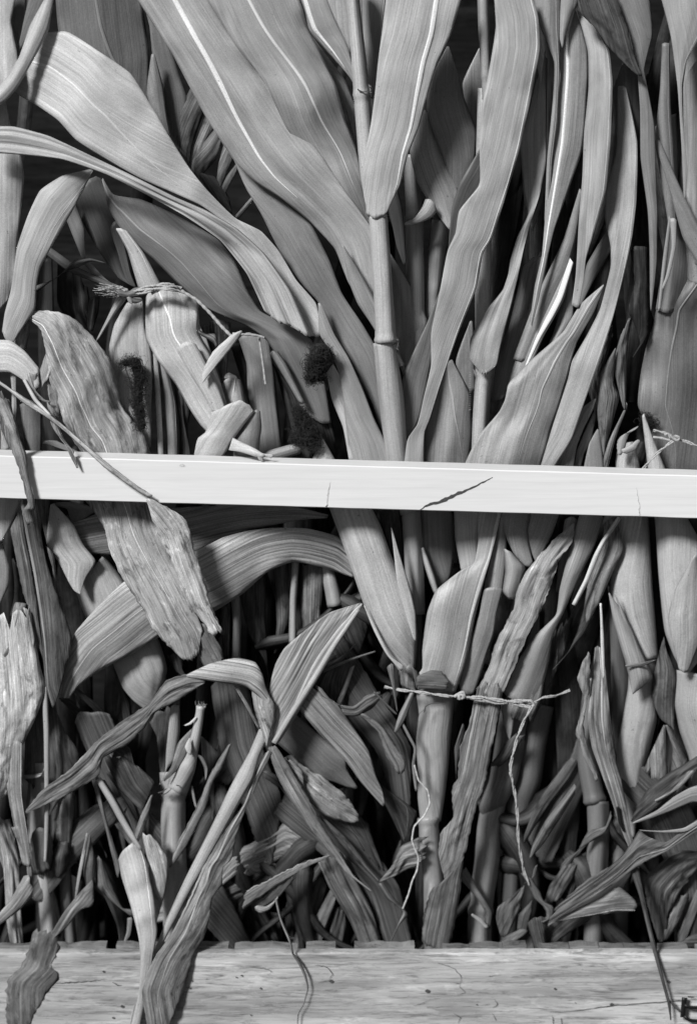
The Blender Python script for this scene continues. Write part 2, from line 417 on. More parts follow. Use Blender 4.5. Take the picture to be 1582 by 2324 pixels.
def box(name, x0, x1, y0, y1, z0, z1, mat, parent=None, bev=0, nz=None, div=1):
    import bmesh
    bm = bmesh.new(); bmesh.ops.create_cube(bm, size=1)
    c = Vector(((x0+x1)/2, (y0+y1)/2, (z0+z1)/2))
    for v in bm.verts: v.co = Vector((v.co.x*(x1-x0), v.co.y*(y1-y0), v.co.z*(z1-z0)))
    if div > 1:
        ed = [e for e in bm.edges if abs(e.verts[0].co.x - e.verts[1].co.x) > 1e-6]
        bmesh.ops.subdivide_edges(bm, edges=ed, cuts=div)
    if nz:
        for v in bm.verts:
            p = v.co
            v.co = p + Vector((0, nz * noise.noise(Vector((p.x*9, p.y*90, 5))), (nz * 1.6 * (noise.noise(Vector((p.x*14, p.z*30, 1))) + .5*noise.noise(Vector((p.x*60, p.z*30, 1)))) if p.z > 0 else 0)))
    if bev: bmesh.ops.bevel(bm, geom=[e for e in bm.edges if e.calc_face_angle(0) > .9], offset=bev, segments=2, affect='EDGES', profile=.6)
    me = bpy.data.meshes.new(name); bm.to_mesh(me); bm.free(); me.materials.append(M[mat])
    o = bpy.data.objects.new(name, me); col.objects.link(o); o.location = c
    if parent: o.parent = parent; o.location = c - parent.location
    return o
def decal(name, C, wd, z, mat, parent):
    """thin lens-shaped mark lying on a wooden face"""
    P = spline(pts(C), 36); vs, fs = [], []
    for i, c in enumerate(P):
        a, b = P[max(0, i-1)], P[min(36, i+1)]; l = math.dist(a, b) or 1; nx, ny = -(b[1]-a[1])/l, (b[0]-a[0])/l
        if l > 1: c = (c[0] + 2.2 * noise.noise(Vector((i * .45, c[0] * .01, 7))), c[1] + 2.2 * noise.noise(Vector((i * .45, c[1] * .01, 3))))
        w = lin(wd, i / 36) * .5 * (1 + .5 * noise.noise(Vector((i * .8, c[0], 0))))
        for s_ in (-1, 1): vs.append(W(c[0]+nx*w*s_, c[1]+ny*w*s_, z))
    fs = [(i*2, i*2+1, i*2+3, i*2+2) for i in range(36)]
    o = link_mesh(name, vs, fs, mat, None, None, False, None, None)
    o.parent = parent; o.matrix_parent_inverse = Matrix.Translation(-Vector(parent.location)) ; return o

# ------------------------------------------------------------------ the setting
pb = W(791, 2163, 0); BOARD_Z = pb.z
FLOOR_Z = BOARD_Z + .002
BF = 0.0     # board face z (cm)
fl = bpy.data.objects.new('floor', None)
bpy.data.objects.remove(fl)
# plank ends of the wagon floor, showing as a thin strip above the board
import bmesh
bm = bmesh.new(); rnd = random.Random(5)
segs = [(60, 214), (238, 319), (319.5, 505), (690, 760), (805, 853), (853.5, 948), (1015, 1079), (1079.6, 1158), (1158.5, 1214), (1246, 1316), (1317.5, 1386), (1386.6, 1447), (1448, 1520), (1530, 1600), (-80, 40), (520, 670), (1620, 1760)]
for a, b in segs:
    xa, xb = (a - 791) * S * 1.012, (b - 791) * S * 1.012
    hgt = rnd.uniform(-.0010, .0022)
    r = bmesh.ops.create_cube(bm, size=1)
    for v in r['verts']:
        v.co = Vector((xa + (v.co.x + .5) * (xb - xa), .0175 + (v.co.y + .5) * .017, BOARD_Z - .02 + (v.co.z + .5) * (.02 + hgt)))
bmesh.ops.subdivide_edges(bm, edges=[e for e in bm.edges if abs(e.verts[0].co.x - e.verts[1].co.x) > 1e-5], cuts=9)
for v in bm.verts:
    if v.co.z > BOARD_Z - .002: v.co.z += .0038 * noise.noise(Vector((v.co.x * 55, v.co.y * 20, 0)))
r = bmesh.ops.create_cube(bm, size=1)
for v in r['verts']: v.co = Vector((v.co.x * 2.4, .331 + v.co.y * .6, BOARD_Z - .13 + v.co.z * .02))
me = bpy.data.meshes.new('floor'); bm.to_mesh(me); bm.free(); me.materials.append(M['plank']); me.materials.append(M['shade_black'])
for p_ in me.polygons: p_.material_index = 1 if p_.center.z < BOARD_Z - .05 else 0  # low floor takes the near-black colour in place of shade
o = bpy.data.objects.new('floor', me); col.objects.link(o); props(o, kind='structure')
bw_ = box('shade_back', -1.25, 1.25, .64, .67, BOARD_Z - .14, 1.75, 'shade_black'); props(bw_, kind='structure')  # added enclosure: back, sides and lid keep light out of the gaps
for nm, xa, xb in (('shade_side_left', -1.28, -1.25), ('shade_side_right', 1.25, 1.28)):
    props(box(nm, xa, xb, .10, .64, BOARD_Z - .14, 1.75, 'shade_black'), kind='structure')
props(box('shade_lid', -1.28, 1.28, .30, .67, 1.75, 1.78, 'shade_black'), kind='structure')

# weathered board along the bottom
bd = box('wooden_board', -.75, .75, 0, .016, BOARD_Z - .2, BOARD_Z, 'board', None, .002, .0012, 160)
props(bd, 'wide weathered grey board with cracks and nail holes along the bottom', 'board')
for C, wd in (('J 310 1350 450 1342 560 1332 600 1325', [1.5, 4, 3, 1]), ('M 740 1515 900 1505 1090 1478 1250 1465 1490 1448', [1, 2.5, 3.5, 3, 4]),
              ('K 520 1245 590 1260 620 1300 600 1330 540 1350', [1, 2.5, 3, 1.5, 1]), ('M 110 1235 200 1265 240 1310 235 1370 265 1400 220 1420', [1, 2, 2.5, 1.5, 2, 1]),
              ('K 150 1260 230 1265 280 1285 250 1305', [1, 2, 2, 1]), ('M 400 1310 470 1300', [2, 1]), ('M 430 1440 450 1470 420 1490', [1, 3, 1]),
              ('J 640 1345 670 1360 695 1362', [2, 4, 1]), ('K 1080 1480 1150 1455 1180 1440', [1, 2, 1]), ('M 200 1520 235 1545 225 1580', [1, 3, 1]),
              ('M 420 1520 440 1560', [1, 2.5]), ('M 760 1540 765 1590', [3, 3]), ('M 808 1548 815 1590', [3, 3]), ('A 0 0 1 1', [0, 0])):
    if C[0] != 'A': decal('crack', C, [w_ * .45 for w_ in wd], BF + .22, 'crack', bd)
for x, y, r_ in ((236, 2205, 3), (549, 2214, 2.5), (537, 2218, 2), (278, 2284, 4), (436, 2226, 2.5), (432, 2243, 2.5), (752, 2227, 5), (970, 2249, 5.5),
                 (1259, 2244, 3), (1388, 2280, 5), (1516, 2228, 4.5), (1305, 2276, 1.5), (592, 2243, 2.5), (1082, 2280, 2), (570, 2304, 2), (258, 2310, 3), (470, 2222, 1.5)):
    decal('nail_hole', 'W %f %f %f %f %f %f' % (x - r_, y, x, y, x + r_, y), [r_ * .6, r_ * 1.6, r_ * .5], BF + .23, 'crack', bd)

# pale new slat across the middle
sp = plant('wooden_rail', 'pale new pine rail fixed straight across the corn stalks', 'rail', (791, 1110), 0)
def slat_mesh():
    vs, fs, n = [], [], 60
    for i in range(n + 1):
        x = -120 + 1830 * i / n; u = x / 1582
        yt, yb = 1034 + 46 * u, 1131 + 46 * u
        e = 1.0 * noise.noise(Vector((x * .01, 0, 0))); e2 = .8 * noise.noise(Vector((x * .012, 5, 0)))
        A = W(x, yt + e, 0); B = W(x, yb + e2, 0); back = Vector((0, .040, 0))
        b_ = .0012
        vs += [A + Vector((0, b_, b_ * .2)), A - Vector((0, 0, b_)), B + Vector((0, 0, b_)), B + Vector((0, b_, 0)), B + back, A + back + Vector((0, 0, b_ * .2))]
    for i in range(n):
        for j in range(6): fs.append((i*6+j, i*6+(j+1) % 6, (i+1)*6+(j+1) % 6, (i+1)*6+j))
    fs += [tuple(range(6))[::-1], tuple(range(n*6, n*6+6))]
    return vs, fs
vs, fs = slat_mesh(); so = link_mesh('board', vs, fs, 'slat', sp, None, False, None, sp.location.copy())
for C, wd, mt in (('I 2 48 60 18 W 1000 1138 1035 1122 1075 1105 1118 1083', [1, 5, 8, 7, 4, 3, 1], 'crack'), ('E 592 1450 590 1420 600 1350 610 1310', [1.6, 2.6, 2, .5], 'crack_faint'),
                  ('F 1255 1505 1250 1440 1240 1370 1235 1340', [2.4, 2.6, 1.5, .5], 'crack_faint'), ('F 1250 1484 1256 1490', [2, 1.2], 'crack'),
                  ('E 584 1452 594 1440', [3, 1], 'crack')):
    decal('crack', C, wd, .06, mt, sp)
for C, wd in (('D 1018 1218 1035 1216 1052 1219', [2, 7, 2]),):
    decal('knot', C, wd, .05, 'crack_faint', sp)

# black iron hasp, lower right
hs = plant('iron_bracket', 'black iron bracket with two prongs on the weathered board', 'bracket', (1550, 2310), .4)
tube('W 1553 2264 1551 2285 1549 2309', [13, 13, 13], 1.0, 1, 'iron', 'plate', seg=12)
tube('W 1552 2281 1562 2286 1580 2287 1640 2288', [8, 8, 8], 1.3, 1, 'iron', 'prong', seg=12)
tube('W 1552 2306 1562 2315 1580 2317 1640 2318', [8, 8, 8], 1.3, 1, 'iron', 'prong', seg=12)
tube('W 1560 2262 1568 2263 1575 2263', [3, 3, 2], 1.0, 1, 'iron', 'pin', seg=8)
loose()

# ------------------------------------------------------------------ shadowy mass behind
def backmass():
    rnd = random.Random(11); vs, fs, uvs = [], [], []
    for k in range(60):
        x = rnd.uniform(-150, 1740); z = rnd.uniform(-23, -14); lean = rnd.uniform(-160, 160); w = rnd.uniform(18, 75)
        y0 = rnd.uniform(-150, 1500); y1 = min(2200, y0 + rnd.uniform(400, 1100)); n = 16; b0 = len(vs); ph = rnd.uniform(0, 6)
        for i in range(n + 1):
            u = i / n; ww = w * (math.sin(math.pi * min(1, u * .9 + .08)) ** .6); cx = x + lean * (1 - u) + 20 * math.sin(u * 4 + ph)
            for j in range(5):
                v = j / 4 - .5
                vs.append(W(cx + v * ww, y0 + (y1 - y0) * u, z + (1 - 4 * v * v) * ww * S * 15 + math.sin(u * 3 + ph) * 1.5)); uvs.append((v * ww * S, u * .5))
        fs += [(b0+i*5+j, b0+i*5+j+1, b0+(i+1)*5+j+1, b0+(i+1)*5+j) for i in range(n) for j in range(4)]
    for k in range(46):
        x = -100 + k * 39 + rnd.uniform(-18, 18); z = rnd.uniform(-22, -15); lean = rnd.uniform(-90, 90); w = rnd.uniform(30, 48); b0 = len(vs); n = 10
        for i in range(n + 1):
            u = i / n
            for j in range(10):
                th = j * math.pi / 5; vs.append(W(x + lean * (1-u) + math.cos(th) * w / 2, 1100 + 1090 * u, z + math.sin(th) * w * S * 50)); uvs.append((th * .01, u * .6))
        fs += [(b0+i*10+j, b0+i*10+(j+1) % 10, b0+(i+1)*10+(j+1) % 10, b0+(i+1)*10+j) for i in range(n) for j in range(10)]
    for k in range(80):
        right = k % 3
        x = rnd.uniform(1080, 1620) if right else rnd.uniform(-60, 1650)
        y0 = rnd.uniform(-200, 500) if right == 1 else rnd.uniform(900, 1600)
        z = rnd.uniform(-13.5, -10.5); lean = rnd.uniform(-60, 140); w = rnd.uniform(34, 84); y1 = min(2190, y0 + rnd.uniform(350, 800)); n = 18; b0 = len(vs); ph = rnd.uniform(0, 6)
        for i in range(n + 1):
            u = i / n; ww = w * (math.sin(math.pi * min(1, u * .94 + .03)) ** .7) * (1 + .15 * math.sin(u * 7 + ph)); cx = x + lean * (1 - u) + 14 * math.sin(u * 4 + ph)
            for j in range(5):
                v = j / 4 - .5
                vs.append(W(cx + v * ww, y0 + (y1 - y0) * u, z + (1 - 4 * v * v) * ww * S * 15 + math.sin(u * 3 + ph) * .8)); uvs.append((v * ww * S, u * .5))
        fs += [(b0+i*5+j, b0+i*5+j+1, b0+(i+1)*5+j+1, b0+(i+1)*5+j) for i in range(n) for j in range(4)]
    o = link_mesh('corn_foliage', vs, fs, 'dry', None, uvs, True, .085)  # filler leaves, shade put into their near-black tone to darken the gaps
    props(o, 'shadowy mass of corn leaves and stalks deep behind the tied bundles', 'foliage', None, 'stuff')
backmass()

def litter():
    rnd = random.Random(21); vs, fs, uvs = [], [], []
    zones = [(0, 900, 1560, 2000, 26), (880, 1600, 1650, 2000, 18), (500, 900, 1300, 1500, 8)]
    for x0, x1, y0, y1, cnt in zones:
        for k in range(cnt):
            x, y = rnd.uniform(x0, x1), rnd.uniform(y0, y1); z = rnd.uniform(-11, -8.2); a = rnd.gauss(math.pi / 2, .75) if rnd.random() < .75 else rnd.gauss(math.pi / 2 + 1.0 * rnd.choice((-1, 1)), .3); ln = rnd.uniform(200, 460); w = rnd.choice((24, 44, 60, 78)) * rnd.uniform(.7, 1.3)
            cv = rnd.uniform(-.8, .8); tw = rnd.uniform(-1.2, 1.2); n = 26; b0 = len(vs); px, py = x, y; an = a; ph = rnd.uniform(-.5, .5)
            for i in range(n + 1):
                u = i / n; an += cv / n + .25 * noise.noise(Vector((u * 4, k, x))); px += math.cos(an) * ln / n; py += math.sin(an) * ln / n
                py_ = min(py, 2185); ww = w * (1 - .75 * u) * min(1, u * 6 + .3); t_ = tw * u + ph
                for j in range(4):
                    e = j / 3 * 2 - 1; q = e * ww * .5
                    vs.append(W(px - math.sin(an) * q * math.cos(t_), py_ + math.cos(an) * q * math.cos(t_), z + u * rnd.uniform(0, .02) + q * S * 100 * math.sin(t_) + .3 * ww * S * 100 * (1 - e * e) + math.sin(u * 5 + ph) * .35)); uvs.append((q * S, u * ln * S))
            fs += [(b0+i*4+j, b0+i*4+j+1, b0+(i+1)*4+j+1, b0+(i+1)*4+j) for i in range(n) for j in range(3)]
    o = link_mesh('leaf_litter', vs, fs, 'dry', None, uvs, True, .13)  # tone lowered to paint shade into the gaps among the stalks
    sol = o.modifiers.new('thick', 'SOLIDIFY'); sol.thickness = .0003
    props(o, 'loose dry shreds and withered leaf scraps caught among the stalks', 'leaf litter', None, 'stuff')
litter()

# ================================================================== UPPER CENTRE
plant('corn_stalk', 'central corn stalk with ringed joints and two broad leaves with bright midribs fanning up left', 'corn stalk', (930, 1500), -7)
tube('W 797 -60 800 0 812 120 820 205 828 300 838 400 856 486', [32, 33, 36, 38, 40, 44], [-6.5, -6, -5.8], .42, nodes=(.5, .985))
tube('W 858 488 868 640 876 778', [42, 44, 48], [-5.6, -6.2], .44, nodes=(.98,))
tube('W 872 776 888 900 905 1060 930 1165', [50, 58, 50, 42], [-6.6, -7.6], .40)
tube('W 930 1140 938 1250 942 1395', [42, 44, 45], [-7.8, -7.8], .34)
tube('W 940 1390 942 1480 946 1560', [36, 36, 38], [-8.6, -8.8], .20)
leaf('W 878 -20 866 80 858 140 850 220 842 280 830 344 822 400 828 456 840 488', 'W 1052 -20 1022 80 994 140 970 216 950 290 926 350 908 420 888 460 876 488',
     [-2.5, -3, -3.8, -4.3], .44, arch=.08, mid=.78, rib=(.66, .95, 13), tilt=-.05, ribt=.62, ribend=.92)
leaf('W 300 -20 390 120 470 270 540 375 578 412 640 452 700 500 760 565 790 640 830 705 862 775', 'W 460 -20 530 90 600 175 660 260 720 340 780 430 840 515 856 600 864 700 880 776',
     [-6.5, -6.2, -6.2, -6.6, -7], .37, arch=.05, fold=.05, mid=.5, rib=(.55, .02, 15), ribend=.6, tilt=.08, ribt=.64)
leaf('W 460 -20 540 110 600 185 650 290 690 345 740 430 790 500 842 600', 'W 676 -20 698 60 722 108 762 192 786 280 810 340 822 400 850 560',
     [-3.8, -4.8, -6.8, -8], .38, arch=.08, mid=.5, rib=(.42, .8, 9), tilt=-.1, ribend=.75, ribt=.6)
leaf('W 676 -20 700 70 745 120 794 176 808 200', 'W 735 -20 766 56 790 108 802 160 818 200', [-5, -5.6, -6], .36, rib=(.2, .3, 13), ribend=.8, tilt=.2, ribt=.64)
leaf('W 706 104 730 152 762 200 786 256 812 340', 'W 694 60 746 132 782 180 806 240 822 330', -9, .4, tilt=.1)
leaf('W 500 285 560 430 590 480 640 580 690 650 722 685 746 737 802 830 838 900 878 1010', 'W 508 280 578 404 640 450 705 508 745 585 778 669 826 741 860 800 878 900 893 1030',
     [-9, -8, -8, -8.5], .25, arch=.08, wav=.12)
leaf('W 776 556 792 640 812 690 842 735 866 775', 'W 779 555 830 640 856 690 868 740 880 776', [-5.6, -5.6, -5.8], .33, fold=.08)
leaf('W 722 688 726 760 752 800 770 850 778 900 786 970 796 1055', 'W 730 690 760 760 790 810 822 880 850 953 878 1010 892 1060', [-6.6, -6.6, -7], .34, arch=.07, rip=.01)
leaf('W 884 590 888 700 890 760 900 800 915 848', 'W 886 575 922 633 950 685 970 730 940 800 922 848', -9, .36, rib=None, tilt=.12)
leaf('W 884 745 896 800 915 850 926 870', 'W 896 780 912 815 922 845 930 870', -8.2, .5)
tube('W 886 785 912 830', [9, 14], -7.6, .6, 'husk', 'leaf_tip', seg=10)
for x_, y_, w_ in ((820, 206, 16), (858, 492, 20), (876, 781, 22), (905, 1040, 20)):
    P_ = spline([(x_ - w_ * .5, y_ - 3), (x_ + w_ * .1, y_ + 2), (x_ + w_ * .8, y_ + 1), (x_ + w_ * .95, y_ - 2)], 12)
    if y_ < 1000: fibres('joint_scar', [[W(a_, b_ + 1.5 * noise.noise(Vector((a_ * .3, 0, 0))), -4.55 + (.0 if y_ < 700 else -.9)) for a_, b_ in P_]], 'crack', CUR, .0011)
    fibres('hair', [[W(x_ + w_ * .9 + i % 4, y_ - 14 + i * 1.6, -5.6) + Vector((.0009 * k, -.0004 * k, random.uniform(-.002, .001) * k / 4)) for k in range(5)] for i in range(16)], 'fibre', CUR, .00022)
    fibres('hair', [[W(x_ - w_ * .95 + i % 3, y_ + i * 2.6, -5.6) + Vector((-.0008 * k, -.0003 * k, random.uniform(-.001, .001) * k / 4)) for k in range(4)] for i in range(16)], 'fibre', CUR, .00022)
plant('corn_stalk', 'slender stalk seen between bright leaves, with a thick cuffed joint above the pale slat', 'corn stalk', (1088, 1100), -8)
tube('W 1095 -40 1097 40 1102 160 1104 225', [26, 26, 24, 20], -7.2, .36, nodes=(.8,))
tube('W 1100 200 1096 420 1095 700 1096 860 1090 960 1085 1080', [34, 36, 38, 36, 38, 36], [-8.2, -8.2, -7.9], .40, nodes=(.73,))
leaf('W 1205 240 1181 332 1189 420 1197 488 1173 540 1157 592 1153 622 1141 657 1109 697 1081 741 1067 770 1066 815 1090 845', 'W 1237 120 1238 240 1237 380 1221 452 1205 500 1189 560 1173 637 1153 717 1132 800 1126 830 1108 845',
     [-8, -7.5, -7, -6.5, -6.3], .36, arch=.12, wav=.15, rip=.04)
for i in range(9):
    x = 1082 + i * 3.5; 
fibres('hair', [[W(1074 + i * 2.2, 838 + (i % 3) * 3, -5.6) + Vector((random.uniform(-.002, .002) * k / 4, -.0005 * k, -.0016 * k)) for k in range(5)] for i in range(14)] +
       [[W(1068, 845 + i * 5, -6.2) + Vector((-.001 * k, -.0003 * k, random.uniform(-.001, .001) * k / 4)) for k in range(4)] for i in range(18)], 'fibre', CUR, .00025)
plant('corn_stalk', 'short smooth stalk with a torn pale tongue at its joint, behind the centre leaves', 'corn stalk', (945, 1000), -10)
tube('W 930 350 934 420 941 500', [30, 34, 38], -10, .36, nodes=(.95,))
tube('W 941 500 942 580 944 700 960 900', [40, 40, 41, 40], -10, .34)
leaf('W 918 506 940 495 958 470 965 452', 'W 922 514 955 505 982 492 992 478', [-7.5, -7, -7], .40, arch=.06)
leaf('W 880 480 892 520 900 560 915 600', 'W 900 420 912 470 918 530 921 600', -11, .18)
plant('corn_stalk', 'stalk with finely wrinkled skin in the gap right of the smooth short stalk', 'corn stalk', (985, 900), -11)
tube('W 1000 500 992 560 984 650 980 730 975 850', [40, 40, 38, 34, 30], -11, .33, lumpy=.10)
loose()
leaf('W 725 -20 766 56 790 108 808 160', 'W 830 -20 832 60 834 120 836 200', -10, .36, label='smooth leaf filling the gap behind the thin top stretch of the central stalk')
leaf('W 822 -20 826 120 838 215', 'W 880 -20 872 60 864 140 846 225', -9.4, .36, label='narrow leaf between the central stalk and the broad bright ribbed leaf beside it', rib=(.9, .8, 6))
leaf('W 1014 105 986 160 968 224 970 260 1006 360 1036 430', 'W 1020 108 1042 176 1054 224 1082 300 1078 360 1042 430', -8.6, .27, arch=.1, tilt=-.2, rib=(.1, .3, 5), label='dark grey leaf pointing up to a corner, right of the brightest centre leaf')
leaf('W 962 250 930 344 946 412 982 472 1018 520', 'W 970 256 1006 344 1034 408 1042 440 1034 512', -8, .36, arch=.05, label='pale diamond shaped leaf under the dark pointed leaf right of centre')
leaf('W 1086 110 1049 192 1057 240 1080 305', 'W 1100 110 1100 160 1100 220 1098 300', -11.5, .33, label='small leaf piece behind the slim upper stalk')
leaf('W 1120 -20 1125 60 1113 140 1093 240 1087 320 1087 420 1041 480 1033 530 1017 565 1000 650 978 757 978 830 962 900 946 965 926 994 916 1060',
     'W 1205 -20 1221 40 1225 104 1209 200 1181 332 1149 440 1113 548 1098 570 1082 650 1038 761 998 877 974 953 964 978 962 1060',
     [-4.2, -3.8, -3.4, -3.6, -4.2, -5.6], .38, arch=.07, mid=.9, rib=(.93, .93, 6), wav=.12, rip=.05, tilt=-.08, ribt=.6,
     label='long twisting leaf running from the top edge down to the slat right of centre')
leaf('W 1087 340 1041 420 1025 472 1017 568', 'W 1094 360 1093 424 1050 480 1036 532 1019 568', -6.4, .15, label='dark underside curling behind the long twisting leaf')
leaf('W 1002 650 970 730 918 845 908 880 916 960 922 995', 'W 1006 650 985 745 981 810 950 953 930 992', -7.4, .20, arch=.1, label='dark folded leaf left of the twisting leaf, just above the slat')
leaf('W 1014 825 986 909 966 960 962 1009 960 1062', 'W 1026 817 1066 897 1072 969 1064 1062', -9.4, .30, rib=(.3, .9, 6), fold=.06, label='wedge of leaf with a slanting rib above the slat, between two stalks')
leaf('W 1066 730 1034 825 1062 885', 'W 1072 730 1078 800 1078 885', -10, .28, label='small dim leaf left of the thick cuffed joint')

# ================================================================== UPPER RIGHT
leaf('W 1205 -20 1225 60 1257 140 1253 240 1241 360 1235 500', 'W 1275 -20 1271 60 1269 160 1263 280 1253 360 1245 512', [-6, -6.4, -7], .34, arch=.12, rib=(.8, .85, 7), label='leaf narrowing to a strip, third bright blade from the right of centre')
leaf('W 1301 20 1269 76 1265 160 1245 360 1235 512 1229 580 1213 650 1203 725', 'W 1305 20 1333 112 1333 200 1321 340 1289 432 1258 520 1243 580 1222 680 1207 740',
     [-7.4, -7, -7, -6.6, -7], .34, arch=.06, rib=(.3, .45, 8), ribt=.7, fold=.05, label='upright leaf with a long bright rib, right of the top centre')
leaf('W 1309 24 1333 116 1335 200 1325 300 1321 400 1313 500 1305 633 1297 690', 'W 1311 24 1349 60 1381 112 1389 180 1385 320 1373 440 1349 520 1329 590 1323 640 1313 698',
     [-7.4, -6.6, -6.4, -6.4, -6.8], .36, arch=.10, rib=(.9, .88, 6), wav=.15, label='blotchy leaf tapering to a squared tip over the diagonal bright rib')
leaf('W 1273 -20 1270 40 1270 90 1275 110', 'W 1320 -20 1312 10 1300 30 1280 90', -6.2, .34, label='small leaf fold tucked at the top edge beside the dark drooping leaf')
leaf('W 1200 90 1212 130 1220 160 1225 190', 'W 1225 90 1234 130 1230 155 1228 180', -6, .38, label='crumpled lobe on the right edge of the long twisting leaf')
leaf('W 1401 196 1397 350 1373 440 1373 500 1385 560 1385 605 1373 657 1361 701 1329 765 1297 821 1289 857 1253 969 1225 1062', 'W 1421 200 1445 320 1443 460 1433 540 1427 569 1409 649 1389 725 1357 825 1321 925 1297 993 1253 1066',
     [-9, -8, -7, -6.2, -6], .33, arch=.08, rib=(.9, .95, 6), wav=.12, label='long leaf with a lit right edge sweeping down to the slat on the right')
leaf('W 1369 645 1317 690 1277 753 1205 817 1153 873 1145 909 1133 933 1089 985 1069 1021 1050 1062', 'W 1369 650 1349 705 1309 777 1293 829 1287 857 1252 969 1228 1064',
     [-7, -6.6, -6, -5.8], .32, arch=.06, mid=.55, fold=.05, rib=(.5, .7, 7), wav=.12, label='broad curling blade over the slat, left of the leaf with the lit edge', ribend=.97)
leaf('W 1289 585 1229 709 1197 761 1165 829 1149 881', 'W 1300 600 1279 680 1235 761 1199 840 1177 872', -8, .32, rib=(.62, .75, 16), ribt=.62, label='leaf with the thick bright diagonal rib right of the cuffed joint')
leaf('W 1173 680 1125 829 1112 935', 'W 1229 570 1213 729 1189 793 1141 881 1120 940', -9.4, .24, label='dim leaf behind the cuffed joint, crossing to the bright diagonal rib')
leaf('W 1281 673 1253 761 1240 790', 'W 1297 610 1299 720 1265 775', -8.8, .33, label='short grey leaf right of the thick diagonal rib')
leaf('W 1105 940 1100 1000 1100 1060', 'W 1180 790 1160 860 1130 960', -10, .22, label='dim leaf just right of the cuffed stalk above the slat')
leaf('W 1301 -20 1321 36 1349 62 1381 108 1421 148 1442 168', 'W 1393 -20 1421 60 1441 132 1457 172', -4.6, .17, m='dry', jag=2, label='dark drooping leaf at the top edge with a ragged lower side')
leaf('W 1393 -20 1429 80 1445 160 1451 240 1453 360 1469 480 1473 560 1474 660 1475 700', 'W 1473 -20 1481 80 1461 160 1469 200 1485 288 1487 360 1491 480 1489 600 1485 640 1477 705', [-5.6, -5.8, -6.2, -7], .27, arch=.14, tilt=.1, rip=.01,
     label='leaf pinched narrow below its dark top then running straight down near the right edge')
leaf('W 1501 100 1497 200 1489 280 1487 332 1501 420 1515 505', 'W 1519 100 1521 240 1529 340 1533 420 1534 510', -7, .26, arch=.1, rib=(.8,.8,4), label='upright dim leaf between the pinched leaf and the pale corner leaf')
leaf('W 1517 490 1503 590 1492 705', 'W 1523 500 1513 590 1498 705', -6.6, .34, label='thin split strip hanging beside the right edge, left of its twin')
leaf('W 1519 496 1523 560 1509 630 1500 655', 'W 1535 500 1533 560 1517 630 1503 658', -6.4, .36, label='curling strip end beside the right edge, right of its twin')
leaf('W 1496 -20 1521 80 1537 200 1545 320 1551 446', 'W 1660 -20 1590 80 1557 140 1547 192 1549 280 1559 392 1553 450', [-4.2, -4.4, -5], .36, arch=.1, rib=(.95,.7,5), label='pale leaf in the top right corner ending in a long spike')
leaf('W 1570 60 1549 200 1550 300 1540 420 1545 520 1560 640', 'W 1660 60 1660 640', -8.6, .30, label='leaf along the right edge behind the pale spiked leaf')
leaf('W 1484 320 1521 440 1549 540 1610 640', 'W 1497 320 1541 420 1579 500 1630 590', -6.6, .27, label='leaf slanting down to the right edge below the corner leaves')
leaf('W 1540 560 1555 637 1489 701 1481 737 1465 789 1453 849 1447 921 1470 970 1484 1020 1486 1072', 'W 1660 560 1660 700 1660 900 1640 1072', -9, .22, arch=.06, rib=(.3, .3, 7), mid=.3, wav=.12, m='fresh', label='big dim leaf with a pale rib filling the right edge above the slat')
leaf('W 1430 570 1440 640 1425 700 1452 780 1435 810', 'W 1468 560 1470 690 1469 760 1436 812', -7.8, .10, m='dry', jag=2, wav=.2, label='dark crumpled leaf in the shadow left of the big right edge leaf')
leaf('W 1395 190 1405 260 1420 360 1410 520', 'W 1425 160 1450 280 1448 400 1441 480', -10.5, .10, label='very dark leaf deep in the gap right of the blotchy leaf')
G1 = 'narrow leaves in the right cluster'
leaf('W 1395 790 1361 850 1355 930 1361 1001 1369 1035', 'W 1397 790 1393 870 1405 901 1399 925 1373 1018', -7, .32, m='dry', fold=.12, group=G1, label='pointed drying leaf in the cluster above the slat, left of the curled ribbon leaf')
leaf('W 1405 770 1393 810 1397 857 1417 930 1421 913', 'W 1437 710 1425 770 1421 850 1419 930', -7.8, .27, m='dry', group=G1, label='drying leaf forming the top right of the cluster above the slat')
leaf('W 1415 930 1381 1001 1369 1041 1371 1070', 'W 1420 932 1405 970 1389 1021 1377 1070', -6.6, .33, m='dry', group=G1, label='curled ribbon leaf dropping behind the slat beside the jagged husk')
leaf('W 1349 905 1321 925 1301 970 1281 1010 1248 1068', 'W 1352 905 1345 930 1325 970 1309 1010 1299 1072', -6.9, .27, group=G1, pleat=2, label='pleated leaf below the lit edge leaf, reaching the slat')
leaf('W 1349 930 1325 982 1309 1022 1300 1072', 'W 1351 945 1341 1001 1325 1033 1315 1072', -7.8, .26, group=G1, label='thin dark leaf between the pleated leaf and the triangular leaf at the slat')
leaf('W 1355 972 1337 1005 1322 1072', 'W 1361 992 1367 1027 1372 1072', -7.4, .3, group=G1, label='triangular leaf base at the slat in the right cluster')
leaf('W 1340 820 1330 880 1345 920 1350 960', 'W 1395 740 1380 800 1362 860 1356 950', -9.5, .2, m='dry', group=G1, label='shaded leaf behind the right cluster')

